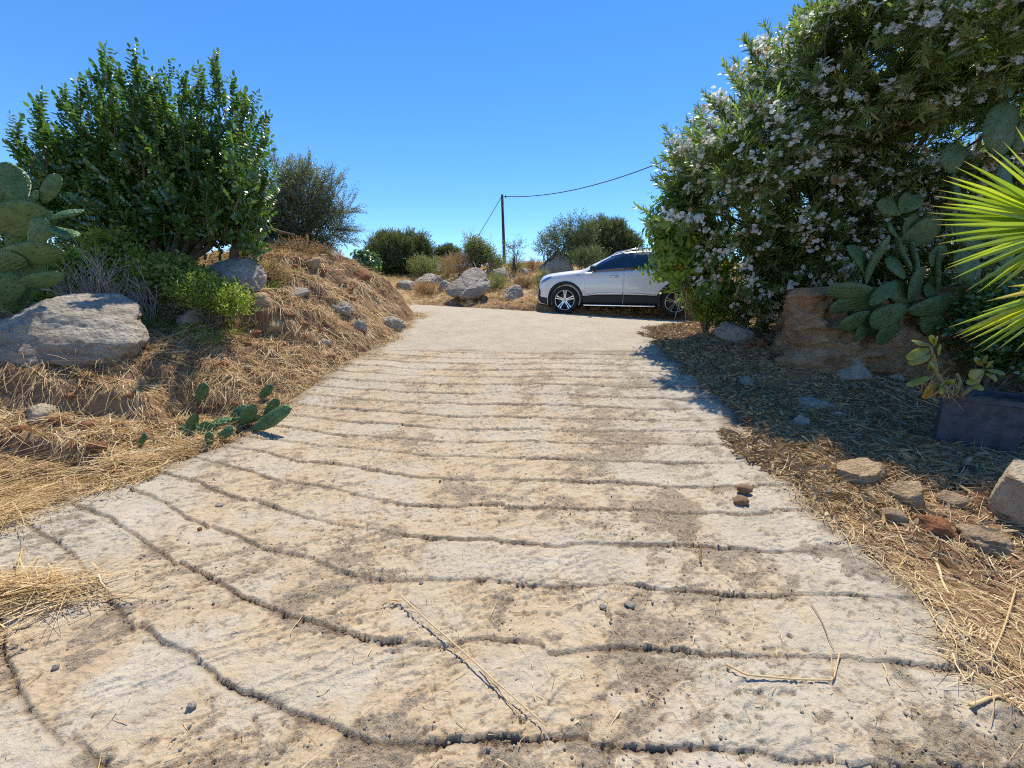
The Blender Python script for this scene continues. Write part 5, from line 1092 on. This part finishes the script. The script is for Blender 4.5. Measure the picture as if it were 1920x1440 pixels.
def straws(name, X, Y, L, Wd, lift=.35, down=.6, lab=None, upz=0.0, rn=None, z=None, cat='dry grass', hang=.12):
    Z = surf(X, Y) if z is None else z; g = grad(X, Y); n = len(X)
    D = np.c_[-g * down, np.zeros(n)] + rng.normal(0, .6, (n, 3)) * np.array([1, 1, 0]); D /= np.linalg.norm(D[:, :2], axis=1)[:, None] + 1e-9
    D[:, 2] = (g * D[:, :2]).sum(1) + np.abs(rng.normal(0, lift, n)) + upz
    bend = rng.normal(0, .25, (n, 3)) * L[:, None]; bend[:, 2] = -np.abs(rng.normal(hang, .15, n)) * L
    P0 = np.c_[X, Y, Z + .002 + .012 * rng.random(n)]
    rn = np.clip(.58 + .55 * fbm2(X * 1.8, Y * 1.8, 3, 7) + rng.normal(0, .24, n), 0, 1) if rn is None else rn
    V, Fq, R = ribbons(P0, D, L, Wd, bend, rn); o = mesh_np(name, V, Fq, M['straw'], None, False, {'rnd': R}); return tag(o, lab, cat, kind='stuff')
leftm = lambda X, Y: (inside(X, Y) < .10 + .26 * vn2(X * 2, Y * 2, 3)) & (X < -1.2) & (fbm2(X * 1.6, Y * 1.6, 3, 55) > -.30 + .25 * rng.random(len(X)) - .1)
X, Y = sample(96000, -8.5, -1.5, .6, 9.6, leftm); k_ = np.hypot(*grad(X, Y, .05).T); k_ = (k_ < 1.25) | (rng.random(len(X)) < .25); X, Y = X[k_], Y[k_]; d = np.hypot(X, Y)
straws('dry_grass', X, Y, (.05 + .22 * rng.random(len(X)) ** 2) * (1 + .03 * d), (.0028 + .003 * rng.random(len(X))) * (1 + .12 * d), .28, 1.0, 'matted dry straw and cut grass covering the left bank')
# heaps of longer straw lying at the lower left of the ramp
def heap(n, cxy, sp, L, ang, lab, hz=.05):
    X = rng.normal(cxy[0], sp[0], n); Y = rng.normal(cxy[1], sp[1], n); Z = surf(X, Y) + np.abs(rng.normal(0, hz, n))
    a = ang + rng.normal(0, .65, n); D = np.c_[np.cos(a), np.sin(a), rng.normal(0, .10, n)]; LL = L * (.4 + .8 * rng.random(n)); P0 = np.c_[X, Y, Z] - D * LL[:, None] * .5
    P0[:, 2] = np.maximum(P0[:, 2], surf(P0[:, 0], P0[:, 1]) + .003)
    return ribbons(P0, D, LL, .004 + .004 * rng.random(n), rng.normal(0, .06, (n, 3)) * np.array([1, 1, .2]), np.clip(rng.normal(.68, .18, n), 0, 1), 4)
parts = []
for n, px, py, sp, L, an in [(420, 40, 1115, (.20, .05), .40, .30), (320, -20, 985, (.18, .12), .45, .5), (520, 60, 925, (.26, .14), .35, .6), (260, 230, 872, (.2, .07), .28, .5), (90, -80, 1230, (.12, .12), .3, .8), (160, 330, 850, (.15, .06), .22, .3)]:
    p = Gs(px, py); parts.append(heap(n, p[:2], sp, L, an, ''))
V = np.vstack([p[0] for p in parts]); off = np.cumsum([0] + [len(p[0]) for p in parts])[:-1]; Fq = np.vstack([p[1] + o_ for p, o_ in zip(parts, off)]); R = np.concatenate([p[2] for p in parts])
tag(mesh_np('straw_heap', V, Fq, M['straw'], None, False, {'rnd': R}), 'thick drift of long golden straw lying over the lower left edge of the ramp', 'straw', kind='stuff')
# tufts
def tufts(name, X, Y, h, nb, lab, spread=.55, mat='straw', rbase=.65):
    Z = surf(X, Y); n = len(X); X2 = np.repeat(X, nb) + rng.normal(0, .02, n * nb); Y2 = np.repeat(Y, nb) + rng.normal(0, .02, n * nb); Z2 = np.repeat(Z, nb) - .005; hh_ = np.repeat(h, nb) * (.5 + .7 * rng.random(n * nb))
    D = np.c_[rng.normal(0, spread, (n * nb, 2)), np.ones(n * nb)]; bend = np.c_[D[:, :2] * .4, -.25 * np.ones(n * nb)] * hh_[:, None]
    d = np.hypot(X2, Y2); V, Fq, R = ribbons(np.c_[X2, Y2, Z2], D, hh_, .003 + .0006 * d, bend, np.clip(rng.normal(rbase, .18, n * nb), 0, 1)); return tag(mesh_np(name, V, Fq, M[mat], None, False, {'rnd': R}), lab, 'grass', kind='stuff')
X, Y = sample(650, -8, -1.8, 1.8, 9.3, lambda X, Y: (inside(X, Y) < -.02) & (X < -1.5), 1.0); tufts('grass_tufts', X, Y, .06 + .12 * rng.random(650), 22, 'upright dry grass tufts scattered over the left bank')
X, Y = sample(4200, -9, 9, 10, 19, lambda X, Y: (inside(X, Y) < -.02) & (Y < 19) & (Y > yfar(X) - .1) & (fbm2(X * .7, Y * .7, 3, 61) > -.25), .6); tufts('grass_field', X, Y, .08 + .16 * rng.random(4200), 16, 'dry yellow grass over the far bank behind the road', .5)
X, Y = sample(700, -7, -3.5, 4.6, 6.6, lambda X, Y: fbm2(X * 1.5, Y * 1.5, 2, 65) > .0, .6); tufts('green_grass', X, Y, .06 + .10 * rng.random(700), 12, 'thin green grass between the rocks on the left bank', .5, 'lentisk', .4)
# right side litter
rightm = lambda X, Y: (inside(X, Y) < .05 + .25 * vn2(X * 2.3, Y * 2.3, 13) * (Y > 2.6)) & (X > 1.4)
X, Y = sample(30000, 1.5, 6.5, 1.6, 9.2, lambda X, Y: rightm(X, Y) & (rng.random(len(X)) < sm(1.6, 3.4, Y) * (1.15 - .15 * X)), .9)
T = [Template() for _ in range(3)]
for k, t_ in enumerate(T): t_.put(leafshape((.10, .08, .05)[k], (.0055, .0075, .010)[k], .6, .3 * (1 - k)), (0, 0, 0), (0, 0, 1), 0, 1, 0.0); t_.done()
g = grad(X, Y); a = rng.random(len(X)) * 2 * PI; D = np.c_[np.cos(a), np.sin(a), rng.normal(0, .25, len(X))]; D[:, 2] += (g * D[:, :2]).sum(1)
c = crown_mesh('leaf_litter', T, np.c_[X, Y, surf(X, Y) + .004 + .02 * rng.random(len(X)) ** 2], D, .7 + .7 * rng.random(len(X)), M['litter'], None, rnd=np.clip(rng.normal(.5, .3, len(X)), 0, 1), roll=rng.normal(0, .7, len(X)) + PI * (rng.random(len(X)) < .5)); tag(c, 'carpet of fallen narrow leaves below the white flowering shrub', 'leaf litter', kind='stuff')
X, Y = sample(16000, 1.5, 5.0, .5, 3.6, lambda X, Y: (inside(X, Y) < .12 + .1 * vn2(X * 3, Y * 3, 4)) & (X > 1.4) & (fbm2(X * 2, Y * 2, 3, 66) > -.45), 1.0); d = np.hypot(X, Y)
straws('dry_stalks', X, Y, .04 + .20 * rng.random(len(X)) ** 2.5, .0025 + .0035 * rng.random(len(X)), .22, .4, 'loose straw and chaff along the lower right edge of the ramp', rn=np.clip(rng.normal(.72, .22, len(X)), 0, 1))
X, Y = sample(2600, -3.2, 2.4, .4, 6.0, lambda X, Y: (inside(X, Y) > 0) & (rng.random(len(X)) < .12 + .9 * sm(.55, 0, inside(X, Y))), 1.3)
straws('straw_bits', X, Y, .02 + .07 * rng.random(len(X)) ** 2, .0018 + .002 * rng.random(len(X)), .05, .0, 'short bits of straw strewn over the concrete', hang=.02)
# straw caught in the grooves, left part
M['grit'] = rock_mat('grit stone', (.26, .23, .20), (.44, .40, .34), (.36, .27, .18), .4, 5)
# pebbles
def pebbles(name, X, Y, S, mat, lab, seed=0, sink=.3):
    Vb, Fb = ico(2); Vb = Vb * (1 + .25 * fbm3(Vb * 1.5 + seed, 2, seed))[:, None]; n = len(X); A = frames(unit(n), rng.random(n) * 6); V = np.einsum('nij,vj->nvi', A, Vb) * (S[:, None] * (.6 + .8 * rng.random((n, 3))))[:, None]
    V[:, :, 2] *= .75; V += np.c_[X, Y, surf(X, Y) + S * (.5 - sink)][:, None]; m = len(Vb); Fq = Fb[None] + (np.arange(n) * m)[:, None, None]
    return tag(mesh_np(name, V.reshape(-1, 3), Fq.reshape(-1, 3), M[mat], None, True), lab, 'gravel', kind='stuff')
X, Y = sample(2600, -3.4, 2.2, .4, 4.5, lambda X, Y: (inside(X, Y) > 0) & (fbm2(X * 1.6, Y * 1.9, 4, 101) * .75 + np.exp(-((X - .85) / .45) ** 2) * .3 > .08), 1.8); pebbles('gravel', X, Y, .002 + .0045 * rng.random(len(X)) ** 2, 'grit', 'loose grey grit on the rough patches of the concrete')
X, Y = sample(420, -8, 5, .8, 9, lambda X, Y: (inside(X, Y) < 0), 1.1); pebbles('pebbles', X, Y, .008 + .03 * rng.random(len(X)) ** 3, 'rock_small', 'small brown stones scattered in the soil beside the ramp', 3)
X, Y = sample(500, -8.5, -2.0, 1.5, 9, lambda X, Y: (inside(X, Y) < -.1) & (X < -1.9), .9); pebbles('soil_clods', X, Y, .02 + .045 * rng.random(len(X)) ** 2, 'clod', 'crumbly red soil clods in the left bank', 5, .5)

# single things on the concrete
def stalk(pts, r, lab, name='straw', rn=.8, lift=.012, side=(), cat='straw'):
    Pn = []
    for q_ in pts: p = Gs(*q_[:2]); p = p + np.array([0, 0, lift + (q_[2] if len(q_) > 2 else 0)]); Pn.append(p)
    Pn = np.array(Pn); b_ = Pn[0].copy(); mb = MB(); t_ = np.linspace(0, 1, len(Pn)); tt = np.linspace(0, 1, 24); C = np.stack([np.interp(tt, t_, Pn[:, i]) for i in range(3)], -1); C = C + np.c_[.004 * np.sin(tt * 7), .004 * np.cos(tt * 5), 0 * tt]
    zc = surf(C[:, 0], C[:, 1]) + r; C[:, 2] = np.maximum(C[:, 2], zc); mb.tube(C - b_, np.linspace(r, r * .6, 24), 6, r=rn)
    for s_ in side:
        A = np.array([Gs(*q_) + np.array([0, 0, lift]) for q_ in s_]); mb.tube(A - b_, np.linspace(r * .7, r * .3, len(A)), 5, r=rn - .1)
    o_ = mb.build(name, M['straw']); o_.location = tuple(b_); return tag(o_, lab, cat)
stalk([(752, 1130, .02), (800, 1175, .02), (880, 1240, .015), (960, 1310, .01), (1024, 1372, .01)], .0042, 'long golden straw lying diagonally across the middle of the ramp', side=[[(752, 1130), (722, 1128), (705, 1145)], [(752, 1130), (716, 1138)], [(900, 1255), (960, 1330), (985, 1355)]])
stalk([(1362, 1252), (1395, 1270), (1480, 1276), (1562, 1278), (1572, 1232)], .0045, 'bent pale straw with an upturned right end near the drilled hole', side=[[(1562, 1278), (1556, 1225)]])
stalk([(1552, 940), (1562, 975), (1575, 1020)], .0035, 'thin upright looking straw on the right side of the ramp')
stalk([(1520, 1135, .0), (1545, 1180), (1562, 1222)], .002, 'dark thin curved twig above the drilled hole', 'twig', .25, cat='twig')
stalk([(1312, 1026), (1314, 1060)], .0055, 'short brown seed pod lying on the concrete right of centre', 'seed_pod', .1, cat='seed pod')
stalk([(1660, 962), (1685, 1000), (1702, 1040)], .006, 'thick cream stalk lying below the orange brown stone')
stalk([(1750, 1050), (1762, 1085), (1778, 1118)], .009, 'flat wooden looking stem by the lower right edge', rn=.95)
stalk([(1850, 992), (1885, 1035), (1930, 1060)], .007, 'thick pale reed in front of the square block')
stalk([(1905, 1110), (1880, 1180), (1855, 1240), (1820, 1245)], .004, 'long bent straw crossing the lower right corner')
stalk([(1700, 1090), (1760, 1180), (1840, 1260)], .004, 'long straw running down along the lower right edge')
stalk([(1820, 1330), (1850, 1312), (1890, 1306)], .007, 'thick broken yellow stalk in the bottom right corner')
stalk([(1655, 1250), (1665, 1282)], .003, 'short straw right of the bent pale straw'); stalk([(618, 1072), (560, 1180), (545, 1190)], .0022, 'thin short straw over the groove left of the long straw') if False else None
stalk([(566, 1158), (545, 1192)], .0025, 'tiny straw tip across the groove at centre left')
stalk([(0, 830, .10), (60, 812, .08), (130, 790, .05)], .004, 'straw sticking out of the dark hollow at the left edge', lift=.03)
stalk([(90, 830, .06), (180, 850, .05), (300, 870, .03)], .0035, 'long thin straw lying over the lower left bank', lift=.03)
stalk([(640, 680 + 90), (700, 790)], .003, 'tiny straw') if False else None
def lump(px, py, wp, hp, mat, lab, seed, cat='nut shell', name='nut_shell'):
    p = Gs(px, py); s_ = depth_of(p) / F; V, Fq = rock_shape(wp * s_, wp * s_ * .7, hp * s_, seed, 3, 3, .12); o_ = mesh_np(name, V, Fq, M[mat]); o_.location = (float(p[0]), float(p[1]), float(p[2] + hp * s_ * .4)); return tag(o_, lab, cat)
M['husk'] = simple('dry brown husk', (.20, .11, .055), .8, var=.4, scale=30, bump=.4, bscale=80)
lump(1396, 922, 30, 16, 'husk', 'upper of two dry brown husks on the right side of the ramp', 5, 'husk', 'dry_husk'); lump(1389, 944, 28, 16, 'husk', 'lower of two dry brown husks on the right side of the ramp', 6, 'husk', 'dry_husk')
for k, (x, y, w, h, m_, lab) in enumerate([(1180, 1135, 36, 14, 'mortar', 'rounded grey lump above the groove right of the ramp centre'), (1130, 1138, 26, 12, 'mortar', 'smaller grey lump left of the rounded one'), (105, 1252, 24, 16, 'mortar', 'dark pebble on the concrete near the lower left corner'),
        (375, 992, 16, 10, 'clod', 'small reddish pebble on the left part of the ramp'), (412, 946, 28, 8, 'mortar', 'flat dark chip on the left part of the ramp'), (915, 1405, 16, 12, 'mortar', 'round grey pebble in the groove at the bottom centre'), (738, 1222, 12, 8, 'mortar', 'tiny pebble by the patch of grit'),
        (825, 902, 8, 8, 'clod', 'tiny dark pebble in the middle of the ramp'), (790, 1092, 14, 8, 'mortar', 'small grey pebble in the groove left of centre'), (360, 1325, 30, 18, 'mortar', 'grey stone chip in the groove at the lower left')]):
    lump(x, y + 2, w * .6, h * .6, 'grit' if m_ == 'mortar' else m_, lab, 40 + k, 'pebble', 'pebble')
